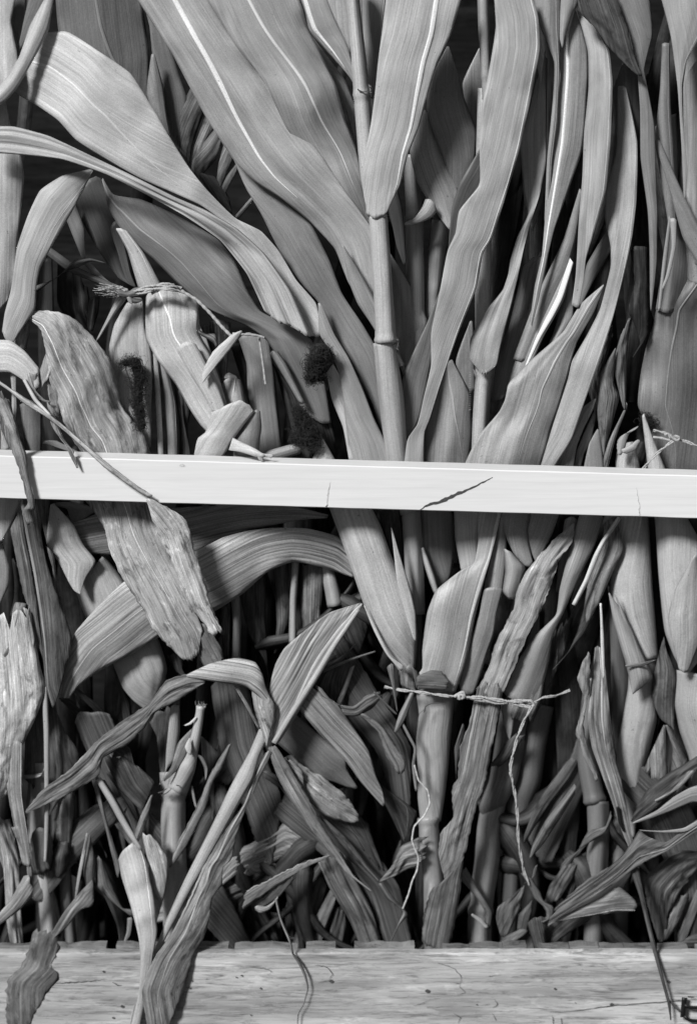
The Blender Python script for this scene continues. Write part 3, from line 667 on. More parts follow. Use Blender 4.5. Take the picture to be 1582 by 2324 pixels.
# ears behind the slat on the right
plant('ear_of_corn', 'corn ear in pale husk with a jagged cut tip, above and below the slat', 'ear', (1440, 1500), -7.5)
pod('W 1402 1008 1396 1050 1400 1120 1404 1179 1392 1260 1384 1330 1392 1400 1408 1460 1424 1503', 'W 1436 1002 1450 1050 1460 1120 1471 1177 1476 1260 1480 1330 1486 1400 1490 1450 1493 1492', -7.8, .44, flat=.5)
leaf('W 1400 1030 1401 1002 1408 990 1425 985', 'W 1412 1030 1420 1010 1432 975 1448 966', -5.6, .36, jag=3, name='husk_leaf', m='husk')
leaf('W 1410 1020 1430 1010 1445 998', 'W 1420 1030 1440 1022 1452 1001', -5.3, .38, jag=3, name='husk_leaf', m='husk')
leaf('I 1075 500 1090 900 1100 1300 1130 1480', 'I 1200 930 1210 1100 1180 1300 1160 1480', -9, .2, m='husk', name='sheath')
pod('W 1426 1500 1424 1560 1412 1630 1398 1700 1400 1760 1418 1840 1430 1900', 'W 1492 1488 1482 1560 1490 1630 1474 1700 1458 1760 1446 1840 1440 1900', -8.2, .36, 'stem', 'stem', flat=.5)
leaf('W 1395 1350 1410 1400 1420 1440 1425 1515', 'W 1420 1400 1440 1450 1450 1480 1432 1512', -5.8, .37, m='husk', name='husk_leaf')
leaf('I 1078 520 1105 680 1170 900 1215 1090', 'I 1082 515 1185 670 1270 860 1325 1000 1218 1090', -5.6, .36, m='husk', name='husk_leaf', arch=.14, fold=.05)
leaf('I 1175 925 1240 915 1300 905', 'I 1180 938 1260 935 1355 895', -5.0, .3, m='dry', name='husk_leaf', jag=2)
plant('ear_of_corn', 'corn ear in a smooth husk coming to a thin point, right beside the jagged one', 'ear', (1530, 1540), -7)
pod('W 1456 944 1462 1000 1470 1070 1485 1179 1493 1299 1509 1439 1529 1491 1550 1530', 'W 1461 938 1480 990 1512 1070 1561 1179 1610 1270 1612 1400 1600 1480 1560 1530', -6.6, .44, flat=.5)
leaf('W 1552 1300 1530 1340 1515 1400 1540 1520', 'W 1590 1250 1600 1350 1590 1450 1560 1525', -4.6, .38, m='husk', name='husk_leaf', arch=.2)
pod('W 1533 1520 1529 1599 1541 1659 1562 1720 1570 1800', 'W 1640 1540 1650 1600 1650 1760 1640 1820', -7.6, .36, 'stem', 'stem', flat=.5)
silk('W 1462 948 1480 965', [30, 34], -8.2, 90, 4, None)
loose()
leaf('W 1505 1443 1481 1539 1477 1579 1501 1635 1525 1651', 'W 1509 1471 1531 1519 1529 1599 1529 1660', -7.0, .20, m='dry', label='dark shrivelled leaf between the two wrapped ear stems on the right')
leaf('W 1505 1645 1473 1715 1463 1735', 'W 1509 1647 1513 1720 1516 1775', -6.2, .34, m='dry', fold=.15, label='torn pale leaf point hanging under the shrivelled leaf, left of two')
leaf('W 1509 1645 1525 1699 1521 1760', 'W 1517 1647 1549 1707 1560 1730', -6.4, .30, m='dry', fold=.15, label='torn pale leaf point hanging under the shrivelled leaf, right of two')

# ================================================================== UPPER LEFT
leaf('W 126 -20 134 72 160 140 230 200 300 300', 'W 320 -20 334 80 340 130 336 225 340 300', -11, .20, arch=.06, rib=(.45, .62, 9), ribt=.28, label='broad dim leaf behind the big pale bent leaf, top left')
leaf('W 318 -20 340 60 346 120 372 220 392 312 400 330', 'W 338 -10 384 100 408 172 424 224 420 300 404 335', -12, .19, label='dark narrow leaf left of the broad ribbed leaf at the top')
leaf('W 344 124 334 216 360 280 386 306', 'W 352 124 372 200 378 256 386 308', -10.4, .26, label='small pointed leaf hanging over the dark narrow leaf, upper left')
G2 = 'short leaf ends in the upper left gap'
for Ls_, Rs_, tt, lb in (('A 1100 460 990 720 1000 830 1070 920', 'A 1180 590 1130 720 1090 850 1080 930', .20, 'widest short leaf end, at the top of the upper left gap'),
                     ('A 1180 620 1100 850 1085 970', 'A 1222 690 1150 860 1105 985', .30, 'bright narrow leaf end in the upper left gap'),
                     ('A 1220 730 1130 850 1100 960 1130 1010', 'A 1250 850 1230 900 1180 960 1130 1015', .26, 'kinked leaf end in the middle of the upper left gap'),
                     ('A 1270 820 1240 940 1225 1100', 'A 1325 910 1260 1060 1240 1115', .30, 'upright leaf end low in the upper left gap'),
                     ('A 1340 930 1240 1080 1250 1140', 'A 1350 960 1290 1080 1262 1145', .22, 'thin leaf end right of the upright one in the upper left gap'),
                     ('A 1425 1120 1335 1225', 'A 1450 1130 1350 1245', .22, 'lowest leaf sliver in the upper left gap'),
                     ('A 1130 1000 1220 1130 1300 1200', 'A 1240 1020 1300 1120 1320 1210', .17, 'shaded leaf behind the hole of the pale bent leaf')):
    leaf(Ls_, Rs_, -12, tt, m='dry', group=G2, label=lb)
# the big pale bent leaf
leaf('W 42 212 80 236 132 272 172 316 240 360 330 410 400 440 456 466 530 520 590 600 640 680 700 762', 'W 104 74 150 71 224 116 296 166 332 220 372 288 432 384 464 424 536 496 592 524 632 568 672 635 718 690 730 755',
     [-6.0, -3.6, -4, -5, -6.2, -7, -7], .47, arch=.05, mid=.5, rib=(.52, .10, 7), ribend=.52, tilt=.06, wav=.10, ribt=.5,
     label='big pale leaf bent over in the upper left, with a small hole near its base')
leaf('W 538 500 543 507', 'W 545 499 550 505', -4.9, .02, label='small dark insect hole in the big pale bent leaf', m='dry') if False else None
leaf('W -40 345 60 352 140 361 240 395 330 440 420 490 500 545 560 620 600 705', 'W -40 287 30 287 110 308 200 350 300 398 400 448 470 478 540 520 600 575 660 660 700 752',
     [-2.6, -2.6, -3, -4.2, -5.6, -6], .44, arch=.12, pleat=2, pa=.09, label='pleated leaf bent in from the left edge under the big pale leaf')
leaf('W 232 408 250 480 290 540 350 590 400 640 470 700 560 740 604 770 640 830 680 920', 'W 234 404 256 440 320 452 400 488 500 548 532 592 562 660 590 705 662 741 706 770 735 850 752 960',
     [-8, -7.6, -7.4, -7.6, -8.6], .25, arch=.10, rib=(.35, .2, 5), mid=.35, fold=.06, ribend=.6, ribt=.35, wav=.1, m='fresh', label='dim broad leaf sloping down right under the pleated leaf, left of centre')
leaf('W 204 384 140 400 92 432 68 480 40 560 24 666 12 710 6 752', 'W 212 388 165 480 118 560 92 610 84 650 80 700 44 757 30 780',
     [-6, -4.6, -4.6, -5, -5], .40, arch=.14, mid=.6, rib=(.9, .6, 4), ribend=.6, wav=.08, label='leaf arching down on the left edge with a long slit')
leaf('W 52 622 40 650 30 685', 'W 58 612 50 645 33 690', -4.0, .02, m='dry', label='dark slit in the arching left edge leaf') if False else None
leaf('W 172 460 192 512 224 568 272 633 312 655', 'W 232 400 264 500 280 580 288 633 316 653', -9.4, .17, arch=.1, label='dark leaf running into the twine knot, second from the left')
leaf('W 152 500 176 560 190 595 230 640 275 656', 'W 172 464 192 520 196 580 250 640 280 652', -8.6, .26, label='grey leaf running into the twine knot from the far left')
leaf('W 264 520 290 570 305 620 315 655', 'W 290 525 328 575 352 620 368 650', -7.6, .42, rib=(.85, .75, 5), ribt=.6, label='pale stalk sheath leading down into the twine knot')
leaf('W 250 520 270 580 290 640 305 652', 'W 270 500 285 560 298 620 310 652', -8.6, .13, label='very dark leaf against the pale sheath above the knot')
leaf('W -60 -20 -60 260', 'W 42 -20 26 50 40 120 46 170 14 232', -4.6, .46, label='pale leaf filling the top left corner')
leaf('W -60 220 -60 720', 'W 14 228 24 280 50 350 56 400 44 520 34 633 20 684', [-6.5, -6.5], .42, wav=.1, label='upright leaf along the left edge below the corner leaf')
leaf('W 112 -20 68 60 44 130 20 170 -6 200 -40 225', 'W 126 -20 110 72 68 152 40 200 16 228 -40 262', -3, .40, arch=.16, fold=.12, label='twisted pale leaf crossing the top left corner')
leaf('W 70 -20 52 60 42 110', 'W 114 -20 80 50 42 122', -5.2, .2, label='dark narrow leaf inside the top left corner twist')
leaf('W 28 0 30 60 44 110', 'W 62 -20 60 40 46 90', -6.4, .24, label='dim leaf between the corner leaf and its dark neighbour')

# ---------------------------------------------------------------- left bundle
leaf('D 250 10 380 110 520 170 640 222', 'D 290 -20 460 100 600 165 700 215', -8.4, .16, label='thin dark leaf reaching the knot from the upper left')
leaf('D 200 200 330 150 430 50 520 42 604 68', 'D 205 242 350 130 470 82 510 60 604 70', -7.2, .22, m='dry', arch=.3, label='twisted dry leaf curl left of the knot')
leaf('D 225 60 205 340', 'D 300 50 310 345', -9.4, .10, label='dark upright leaf in the gap under the arching left leaf')
leaf('D 683 220 600 400 540 520', 'D 745 240 650 365 562 500', -6.4, .34, fold=.1, m='husk', label='narrow grey leaf hanging down left from the knot')
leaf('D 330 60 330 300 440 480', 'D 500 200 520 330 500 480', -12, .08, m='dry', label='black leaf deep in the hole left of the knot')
leaf('D 510 280 495 380 500 450', 'D 570 250 560 350 530 450', -10, .16, m='dry', label='dim leaf scrap below the frayed ends')
plant('ear_of_corn', 'corn ear with dark drooping silk under the knot, among pale husk leaves', 'ear', (330, 1030), -7)
leaf('D 722 290 650 420 620 560 640 660 700 900 770 1025', 'D 812 280 825 450 865 600 860 900 860 1120', -8.2, .40, name='husk_leaf', m='husk', arch=.08, fold=-.06, mid=.7)
pod('D 700 645 672 760 680 880 730 1000 780 1140', 'D 710 645 745 760 770 880 800 1000 850 1140', -7.6, .46, flat=.6)
silk('D 700 640 770 625 790 700 785 850 810 1010', [22, 46, 46, 44, 34], -5.6, 420, 2, None)
plant('corn_stalk', 'pale bent stalk wrapped in husk leaves, tied at the top by the knotted twine', 'corn stalk', (500, 1010), -6.5)
leaf('D 830 262 826 400 832 500 882 600 1000 760 1080 900 1140 990 1180 1032', 'D 1045 240 1125 350 1130 470 1200 600 1262 780 1292 900 1240 965',
     [-6.6, -6, -5.6, -5.6, -5.2], .46, m='husk', name='husk_leaf', arch=.09, mid=.45, fold=.10, rib=(.38, .88, 5), ribend=.7, ribt=.7, wav=.1)
leaf('D 980 250 1050 380 1090 470 1130 560', 'D 1130 300 1135 420 1175 500 1225 660', -6.8, .40, m='husk', name='husk_leaf', jag=2)
leaf('D 1000 560 1080 700 1180 860 1210 920', 'D 1110 520 1180 660 1250 800 1280 900', -4.9, .47, m='husk', name='husk_leaf', arch=.1)
leaf('D 1310 478 1210 570 1150 690 1148 745', 'D 1378 458 1330 530 1240 640 1150 752', -3.6, .46, m='husk', arch=.05, fold=.08, jag=2)
leaf('D 1205 910 1165 1030 1125 1062 1100 1170', 'D 1450 905 1385 985 1318 1080 1268 1170', [-3.6, -4.2, -5], .46, m='husk', name='cuff', arch=.14, fold=.06, wav=.1)
leaf('D 1440 905 1390 1000 1330 1085 1325 1170', 'D 1478 912 1485 1000 1475 1080 1470 1170', [-4.2, -5, -5.4], .25, m='husk', name='cuff', arch=.25)
tube('D 1310 1095 1400 1125 1470 1155 1500 1165', [30, 22, 18, 10], [-4, -2.2, -.9, -.6], .50, 'husk', 'broken_tip', seg=14)
leaf('D 1440 1140 1490 1148 1548 1156', 'D 1460 1170 1500 1166 1540 1176', -.5, .52, m='husk', name='broken_tip', jag=4)
leaf('D 1455 1150 1470 1185 1492 1192', 'D 1480 1160 1490 1180 1494 1195', -.5, .4, m='husk', name='broken_tip', jag=2)
leaf('D 1270 740 1285 860 1300 905', 'D 1365 735 1385 830 1402 905', -6.4, .44, m='husk', fold=.1, rib=(.7, .1, 5))
leaf('D 1280 700 1300 690 1335 705', 'D 1285 735 1310 740 1345 735', -7, .3, m='dry', arch=.4)
leaf('D 1130 445 1170 470 1225 470 1235 500', 'D 1140 480 1180 500 1210 520 1225 545', -5.6, .3, m='dry', arch=.5)
loose()
leaf('D 870 580 882 800 900 1165', 'D 893 580 912 800 932 1165', -7.2, .38, m='husk', label='thin strip with a pale edge beside the dark silk, above the slat')
leaf('D 890 600 930 800 948 1165', 'D 962 690 1000 860 1018 1165', -7.8, .33, m='husk', rib=(.85, .85, 7), arch=.2, label='upright blade with a bright right edge above the slat, left bundle')
leaf('D 990 770 1020 1000 1020 1165', 'D 1085 910 1066 1000 1085 1165', -8.6, .13, m='dry', label='dark leaf between the bright edged blade and the husk cuff')
leaf('D 1355 500 1400 640 1405 780 1430 920 1455 1165', 'D 1530 500 1552 700 1570 900 1600 1140', -8.2, .28, arch=.1, rib=(.68, .5, 5), ribend=.4, ribt=.6, label='grey upright leaf right of the husk cuff, with a broken pale rib')
leaf('D 1130 460 1230 640 1260 760', 'D 1310 400 1300 560 1285 720', -9, .24, m='dry', label='shaded leaf under the slanting twine')
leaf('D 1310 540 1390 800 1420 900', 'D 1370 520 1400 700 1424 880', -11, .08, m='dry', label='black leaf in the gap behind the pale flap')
leaf('E 265 580 300 640 430 862', 'E 312 568 360 640 465 862', -7.2, .28, arch=.4, label='straight bare leaf stem pointing at the lower dark silk')
leaf('E 290 640 330 800 400 1080', 'E 480 880 600 900 640 1120', -9.6, .10, m='dry', label='dark leaf behind the lower dark silk')
leaf('E 200 1152 300 1120 405 1092', 'E 230 1185 330 1185 440 1150', -6, .26, fold=.1, label='small leaf tip lying along the slat left of the lower silk')
# arched dead leaf that passes behind the slat and hangs below it
leaf('D 130 370 180 400 230 440 262 580 284 740 330 860 360 960 420 1080 470 1150 G 490 0 540 60 610 190 620 260 700 440 760 530 830 640 860 710 960 820 1040 897',
     'D 140 342 220 338 330 345 430 390 540 500 640 640 680 780 690 860 790 1000 862 1160 G 862 30 905 150 970 300 1045 480 1110 620 1150 720 1130 860',
     [-5.6, -3.8, -4.2, -5.4, -5.8, -5, -3.6, -2.6, -2.4], .36, m='spot', arch=.09, mid=.5, fold=.03, rib=(.2, .68, 8), ribt=.6, jag=3, wav=.10,
     label='large spotted dead leaf arching behind the slat and hanging torn below it')
leaf('G 1060 760 1100 850 1165 935', 'G 1180 700 1240 800 1278 902', -3.4, .20, m='spot', jag=3, label='blackened leaf tail under the torn dead leaf')
leaf('D 140 345 90 440 78 530', 'D 185 362 165 500 150 570', -5.8, .38, m='dry', fold=.15, label='short drop of dead leaf at the left of the arch')
leaf('D 265 580 240 640 220 720 210 800', 'D 300 470 320 560 345 580 290 700', -4.0, .48, m='dry', jag=4, label='torn pale scrap inside the dead leaf arch')
leaf('D 290 590 265 700 290 900', 'D 320 600 335 720 350 940', -4.4, .30, m='spot', jag=4, label='shredded strip hanging along the arched dead leaf')
leaf('D -60 690 60 688 130 730 190 795', 'D -60 505 60 508 140 565 225 665', -3.6, .50, m='husk', arch=.08, tilt=-.2, label='pale rolled leaf end at the left edge above the slat')
leaf('D 135 735 165 800 240 850 285 865', 'D 215 690 205 790 260 845 290 850', -3.2, .45, m='dry', fold=.15, label='thin twisted tail of the pale rolled leaf end')
leaf('D 60 690 70 800 68 900 70 960', 'D 95 700 95 800 98 900 90 960', -4.0, .48, m='dry', label='small pale shred under the rolled leaf end')
leaf('D -60 760 -40 1160', 'D 70 880 130 1060 150 1165', -6.6, .27, m='dry', label='grey leaf at the left edge resting behind the slat')
leaf('D 115 870 150 1165', 'D 245 890 238 1165', -7.4, .22, label='dim leaf right of the left edge leaf, behind the slat')
leaf('D 240 1090 400 1140', 'D 320 1075 460 1145', -6.6, .27, label='leaf scrap on the slat under the black hole at the left')
# long dry stem crossing in front of the slat and its pale spread below
plant('dry_leaf', 'long dry leaf twisted thin across the slat, opening into a pale torn blade below', 'leaf', (430, 1440), .8)
leaf('D -60 720 60 800 130 860 260 940 340 1000 500 1140 600 1232 780 1362 848 1402', 'D -60 690 60 778 140 828 270 915 360 985 520 1128 625 1215 800 1345 868 1385',
     [-2.5, -1.5, -.5, .8, 1.2, 1.0], .44, m='spot', arch=.5, name='twisted_stem', jag=2)
leaf('G 832 -10 885 150 960 300 1045 500 1090 600 1165 700 1185 745', 'G 865 -14 985 50 1060 110 1092 220 1120 330 1172 480 1205 600 1262 725', [1.0, -.2, -1.0, -1.6], .50, m='spot', jag=4, arch=.1, fold=.05, name='blade')
leaf('G 1165 600 1190 660 1248 745', 'G 1190 590 1215 640 1262 728', -1.2, .5, m='dry', jag=4, name='torn_tip')
tube('D 140 730 200 840 290 940', [8, 9, 9], [-3, -1.8, -.6], .48, 'husk', 'twisted_stem', seg=10)
loose()
leaf('D -30 880 55 1030 70 1130 110 1240 150 1380 160 1440 G 130 40 150 120', 'D 60 850 112 1050 150 1150 160 1250 190 1380 208 1480 G 196 40 200 120', [-2, .4, 1.3, 1.3, -1.0], .31, m='dry', arch=.25, fold=.1, jag=3, label='crumpled leaf hanging down over the left end of the slat')
leaf('D 268 850 300 1000 370 1100 436 1232', 'D 325 960 362 1060 420 1140 446 1232', [-3, -1.2, .8, .9], .36, m='dry', jag=5, label='ragged shred hanging onto the top of the slat at the left')
leaf('D -20 940 60 1120', 'D 10 980 8 1130', -4.2, .5, m='dry', label='pale sliver at the left edge just above the slat')

# silk ears beside the central stalk
plant('ear_of_corn', 'upper of two dark silk ears left of the central stalk, with a pale narrow husk', 'ear', (800, 1050), -7.5)
pod('E 588 690 620 850 680 1000 715 1190', 'E 625 640 680 740 705 900 750 1190', -7.6, .50, flat=.5)
silk('E 500 740 520 640 560 560 600 600', [26, 60, 64, 30], -5.2, 420, 1, None)
silk('E 540 620 560 740', [50, 30], -5.6, 160, 6, None)
plant('ear_of_corn', 'lower dark silk ear passing behind the slat into the biggest smooth husk', 'ear', (930, 1530), -7)
silk('E 430 900 470 1000 510 1120', [44, 66, 44], -5.6, 480, 3, None)
silk('E 410 1040 450 1090', [40, 50], -5.8, 120, 8, None)
pod('E 563 1062 530 1130 500 1195 W 730 1120 H 600 30 700 300 790 560 820 650 900 820 1000 960 1030 1000', 'E 566 1062 600 1120 640 1190 W 800 1110 H 840 30 900 150 960 320 1035 480 1092 650 1102 760 1095 880 1080 1000', [-6.8, -6.8, -6.2, -6.2, -6.8], .45, flat=.42, seams=2)
leaf('H 953 145 970 300 990 480 1050 690 1085 790', 'H 958 150 1008 320 1058 480 1092 640 1094 790', -4.9, .44, m='husk', name='husk_leaf', arch=.12)
leaf('H 800 590 860 740 930 870 1010 960', 'H 803 588 880 740 955 880 1025 930', -4.6, .42, m='husk', name='husk_leaf', arch=.1)
loose()

plant('corn_leaf', 'dim broad blade in the upper right gap, left of the thick bright rib', 'leaf', (1150, 900), -14)
leaf('P 650 1300 570 1650 500 1960', 'P 770 1260 745 1450 700 1650 640 1850', -9.2, .26, arch=.06)
loose()
leaf('P 925 925 845 1180 740 1400 660 1600 600 1760', 'P 942 950 905 1180 865 1330 765 1550 680 1760', -7.9, .31, fold=.06, label='long narrow blade rising just left of the thick bright diagonal rib')
leaf('P 1060 1130 960 1300 925 1490', 'P 1080 1230 1000 1370 932 1505', -8.8, .22, label='dim leaf tip rising right of the squared tip of the blotchy leaf')
leaf('P 1085 440 1100 640 1085 900 1055 1110', 'P 1215 280 1225 600 1218 850 1190 1040', -9.4, .18, label='shaded leaf behind the top of the long leaf with the lit right edge')
leaf('P 1296 620 1330 900 1350 1090 1320 1380 1298 1520', 'P 1400 560 1410 900 1425 1100 1480 1300 1430 1500', -8.4, .26, label='broad dim leaf behind the thin split strips at the right')
leaf('P 1440 380 1455 850 1440 1000 1490 1290', 'P 1580 300 1580 1300', -7.6, .30, label='grey leaf at the right edge behind the long pale spike')
leaf('P 690 300 640 720 655 980 690 1120', 'P 770 280 765 600 755 950 700 1130', -8.0, .24, label='shaded blade between the long twisting leaf and the narrow strip right of it')

# ================================================================== LOWER LEFT
leaf('G -60 -30 -60 230', 'G 130 -20 112 20 66 130 14 225', -6, .45, label='pale leaf under the slat at the left edge')
leaf('G -60 200 -60 480 -20 590', 'G 14 215 56 380 50 480 -5 590', -6.8, .30, label='grey leaf tip below the pale leaf at the left edge')
leaf('G 70 330 85 450 80 560 60 640', 'G 130 380 140 500 150 580 100 640', -9, .14, m='dry', label='dark leaf in the gap at the left edge below the slat')
plant('corn_leaf', 'long dark leaf with a pale rib hanging straight from the slat, left side', 'leaf', (110, 1900), -3)
leaf('G 125 -20 160 200 200 420 225 620 245 850 265 1060 300 1165', 'G 200 -20 240 200 270 350 300 450 340 560 412 775 375 960 340 1080 308 1165', [-1.5, -4.6, -4, -3.6, -4], .20, m='dry', arch=.14, rib=(.0, .15, 9), ribt=.38, fold=.08, tilt=.1)
tube('G 255 1050 266 1300 268 1582 J 268 400 262 600 258 660', [14, 13, 12, 11, 10, 7], [-4.4, -4, -4, -4.4], .36, 'stem', 'midrib', seg=10)
leaf('G 275 1150 300 1400 320 1582 J 300 300 270 420', 'G 310 1150 370 1300 450 1420 466 1500 J 440 200 330 320', -6.2, .16, m='dry')
loose()
leaf('G 118 40 64 150 90 300 130 500 190 700 235 860 255 960', 'G 130 50 150 200 190 400 215 600 245 850 262 960', -4.6, .27, m='dry', jag=2, fold=.08, label='faded leaf edge left of the long hanging leaf')
leaf('G 205 -20 270 240', 'G 285 -20 275 200', -6.4, .26, m='dry', label='small leaf stub under the slat right of the hanging leaf')
leaf('G 288 20 270 250 340 350 430 510 455 522', 'G 310 10 420 130 480 250 548 340 490 430 455 524', -5.8, .44, arch=.03, wav=.05, fold=.04, label='pale folded leaf under the slat, left, with a darker bent tip')
leaf('G 290 20 380 40 410 125', 'G 420 0 560 40 420 128', -7.4, .27, label='small dark triangle of leaf under the slat at the left')
leaf('G 265 260 300 380 290 500', 'G 312 300 325 450 345 540', -5.2, .26, m='dry', jag=4, label='ragged sliver between the hanging leaf and the pale folded leaf')
pod('G 430 500 490 660 600 820 660 960 700 1060 760 1130 825 1180', 'G 590 300 720 460 800 620 900 780 950 950 940 1010 900 1100 845 1180', -8.4, .40, flat=.35, seams=3, name='ear_of_corn', cat='ear', label='plump husk covered ear crossed by the broad leaf band, left')
leaf('W 165 1188 230 1163 330 1158 392 1153 500 1147 632 1146 690 1155 745 1168', 'W 210 1258 252 1259 330 1258 444 1253 508 1222 560 1203 620 1192 680 1180 742 1176', [-7.4, -7.4, -8, -8.6], .31, m='fibrous', pleat=2, pa=.010, arch=.05, label='fibrous leaf running level right under the slat')
leaf('W 140 1578 146 1519 172 1435 208 1392 284 1319 360 1280 444 1251 508 1219 560 1205 620 1198 700 1200 770 1220 800 1260', 'W 158 1584 176 1559 240 1515 304 1483 360 1447 488 1387 552 1347 612 1295 666 1275 730 1287 800 1310',
     [-5.4, -5.4, -6, -6.6, -8], .40, m='fibrous', pleat=2, pa=.010, arch=.06, rib=(.5, .5, 3), ribt=.42, ribend=.85, label='broad fibrous leaf band sweeping across under the torn dead leaf')
leaf('W -60 1505 -60 1860', 'W 70 1390 80 1450 97 1530 104 1550 86 1620 60 1675 40 1720 18 1800', [-4.4, -3.6], .48, m='spot', arch=.12, wav=.1, pleat=2, pa=.025, label='large pale wrinkled leaf at the left edge below the broad band')
leaf('G 165 610 185 700 205 780 200 850 170 900', 'G 120 610 140 700 140 790 100 870 60 920', -3.8, .46, m='dry', fold=.1, label='pale curled neck at the top of the wrinkled left edge leaf')
leaf('G 150 575 90 570 70 640 70 740 0 840 -60 880', 'G 152 590 138 690 70 880 0 980 -60 1060', -4.4, .34, m='dry', arch=.3, label='curled back leaf over the wrinkled leaf at the left edge')
leaf('G -60 660 -60 740', 'G 0 700 60 765 0 800', -6, .45, label='pale leaf tip poking in at the left edge, mid height')
leaf('W 20 1690 18 1790 36 1890 52 1960', 'W 52 1690 52 1811 64 1891 72 1965', [-3.4, -3.2, -3.4], .40, m='dry', rib=(.9, .95, 5), arch=.15, jag=1, label='long curved strip leaf near the left edge, low down')
leaf('W 28 1880 60 1950 64 2000 72 2030', 'W 56 1880 72 1960 75 2010 74 2035', -3.3, .30, m='dry', jag=3, label='dark twisted end of the long curved strip near the left edge')
leaf('W 56 1987 24 2043 -10 2084', 'W 76 2031 48 2063 0 2100', -2.8, .42, m='dry', fold=.1, label='pale leaf point bending left at the bottom left')
leaf('W -40 1867 8 1971 16 2091 24 2140', 'W 28 1871 44 1951 48 2051 54 2142', -5.4, .44, m='dry', pleat=2, label='wide pale strip standing at the bottom left edge')
leaf('G 145 1340 140 1500 J 138 190', 'G 260 1220 262 1480 J 260 200', -6.4, .22, m='dry', label='shaded leaf between the wrinkled leaf and the pale rib')
leaf('W 56 1759 100 1752 104 1720', 'W 56 1768 90 1764 106 1742', -5.4, .4, m='dry', label='small pale hooked leaf by the hanging rib')
plant('corn_stalk', 'upright stalk with a swollen shaggy joint at the bottom left', 'corn stalk', (114, 2160), -7.5)
tube('J 230 100 228 400 225 560', [50, 52, 56], -7.5, .30)
tube('J 218 540 228 640 240 720', [40, 54, 46], -7.2, .20, 'dry', 'joint', lumpy=.2)
tube('J 245 700 258 820 272 960 285 1190', [36, 38, 40, 40], -7.6, .36)
leaf('J 175 520 185 640 200 720', 'J 280 480 305 560 290 690', -5.6, .22, m='dry', jag=3, arch=.25, name='sheath')
plant('corn_stalk', 'second upright stalk from the left, behind the shaggy jointed one, with a dark torn collar', 'corn stalk', (158, 2160), -8.5)
tube('J 380 240 368 400 362 560', [38, 36, 34], -7.8, .34)
leaf('J 330 230 322 420 318 560', 'J 425 250 418 400 402 565', -6.6, .33, m='dry', arch=.25, name='sheath')
leaf('J 320 565 280 640 300 720 330 752', 'J 402 565 400 660 370 720 335 752', -6.2, .15, m='dry', jag=4, arch=.3, name='collar')
tube('J 370 700 378 860 390 1000 405 1190', [28, 30, 31, 33], -8.6, .24)
loose()
leaf('W 60 1838 100 1790 150 1755 228 1675 280 1635 340 1595 380 1543 424 1531 464 1545', 'W 62 1846 130 1815 180 1790 226 1758 234 1722 290 1690 330 1650 345 1622 400 1592 466 1550',
     [-2.4, -2.6, -3, -3, -2.6], .29, m='dry', arch=.06, pleat=2, pa=.05, jag=2, label='long dark leaf slanting up right to the pale hooked leaf, lower left')
leaf('W 424 1531 480 1505 540 1493 580 1503 596 1530 602 1556 622 1600', 'W 430 1538 500 1549 560 1560 590 1583 604 1600 620 1612', [-2.6, -2.0, -2.2, -3], .40, m='fibrous', arch=.16, wav=.12, label='pale hooked leaf arching over, lower centre left')
leaf('H 160 1060 180 1180 215 1290 245 1378', 'H 190 1040 290 1140 292 1250 270 1310 248 1390', -2.8, .36, m='spot', arch=.15, jag=2, label='withered drop hanging from the hooked leaf')
leaf('H 60 1040 130 1160 200 1290', 'H 78 1040 150 1160 212 1290', -3.6, .36, m='dry', label='thin strip parallel to the withered drop')
leaf('J 190 340 230 300 330 200', 'J 300 250 330 200 345 190', -3.2, .1, m='dry', label='dark tear lying along the slanting dark leaf')
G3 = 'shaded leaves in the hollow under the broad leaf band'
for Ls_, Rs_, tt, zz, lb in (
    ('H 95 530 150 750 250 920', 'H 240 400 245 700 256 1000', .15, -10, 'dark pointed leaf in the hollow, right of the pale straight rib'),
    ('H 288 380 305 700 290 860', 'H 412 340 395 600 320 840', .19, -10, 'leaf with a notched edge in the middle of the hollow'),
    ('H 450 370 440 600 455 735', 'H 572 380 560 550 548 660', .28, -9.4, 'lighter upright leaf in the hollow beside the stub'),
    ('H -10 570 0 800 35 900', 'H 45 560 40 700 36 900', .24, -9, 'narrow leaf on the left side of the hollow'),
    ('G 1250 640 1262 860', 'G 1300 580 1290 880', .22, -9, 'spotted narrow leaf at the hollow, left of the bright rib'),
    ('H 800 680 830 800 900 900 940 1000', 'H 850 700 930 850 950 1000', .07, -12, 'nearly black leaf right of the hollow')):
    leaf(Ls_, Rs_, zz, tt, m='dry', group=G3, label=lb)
tube('G 1335 530 1345 700 1340 900', [20, 18, 20], -8.6, .30, 'stem', 'corn_stalk', cat='corn stalk', label='thin stem with a bright edge in the hollow, left')
tube('H 412 340 398 560 396 800', [16, 15, 18], -9, .36, 'stem', 'corn_stalk', cat='corn stalk', label='thin pale stem in the middle of the hollow')
tube('H 570 240 600 420 625 520 638 592', [20, 27, 34, 36], -9.6, .36, 'stem', 'corn_stalk', label='short round stalk stub ending above the crossed leaf', cat='corn stalk')
G4 = 'shaded leaves behind the lower left'
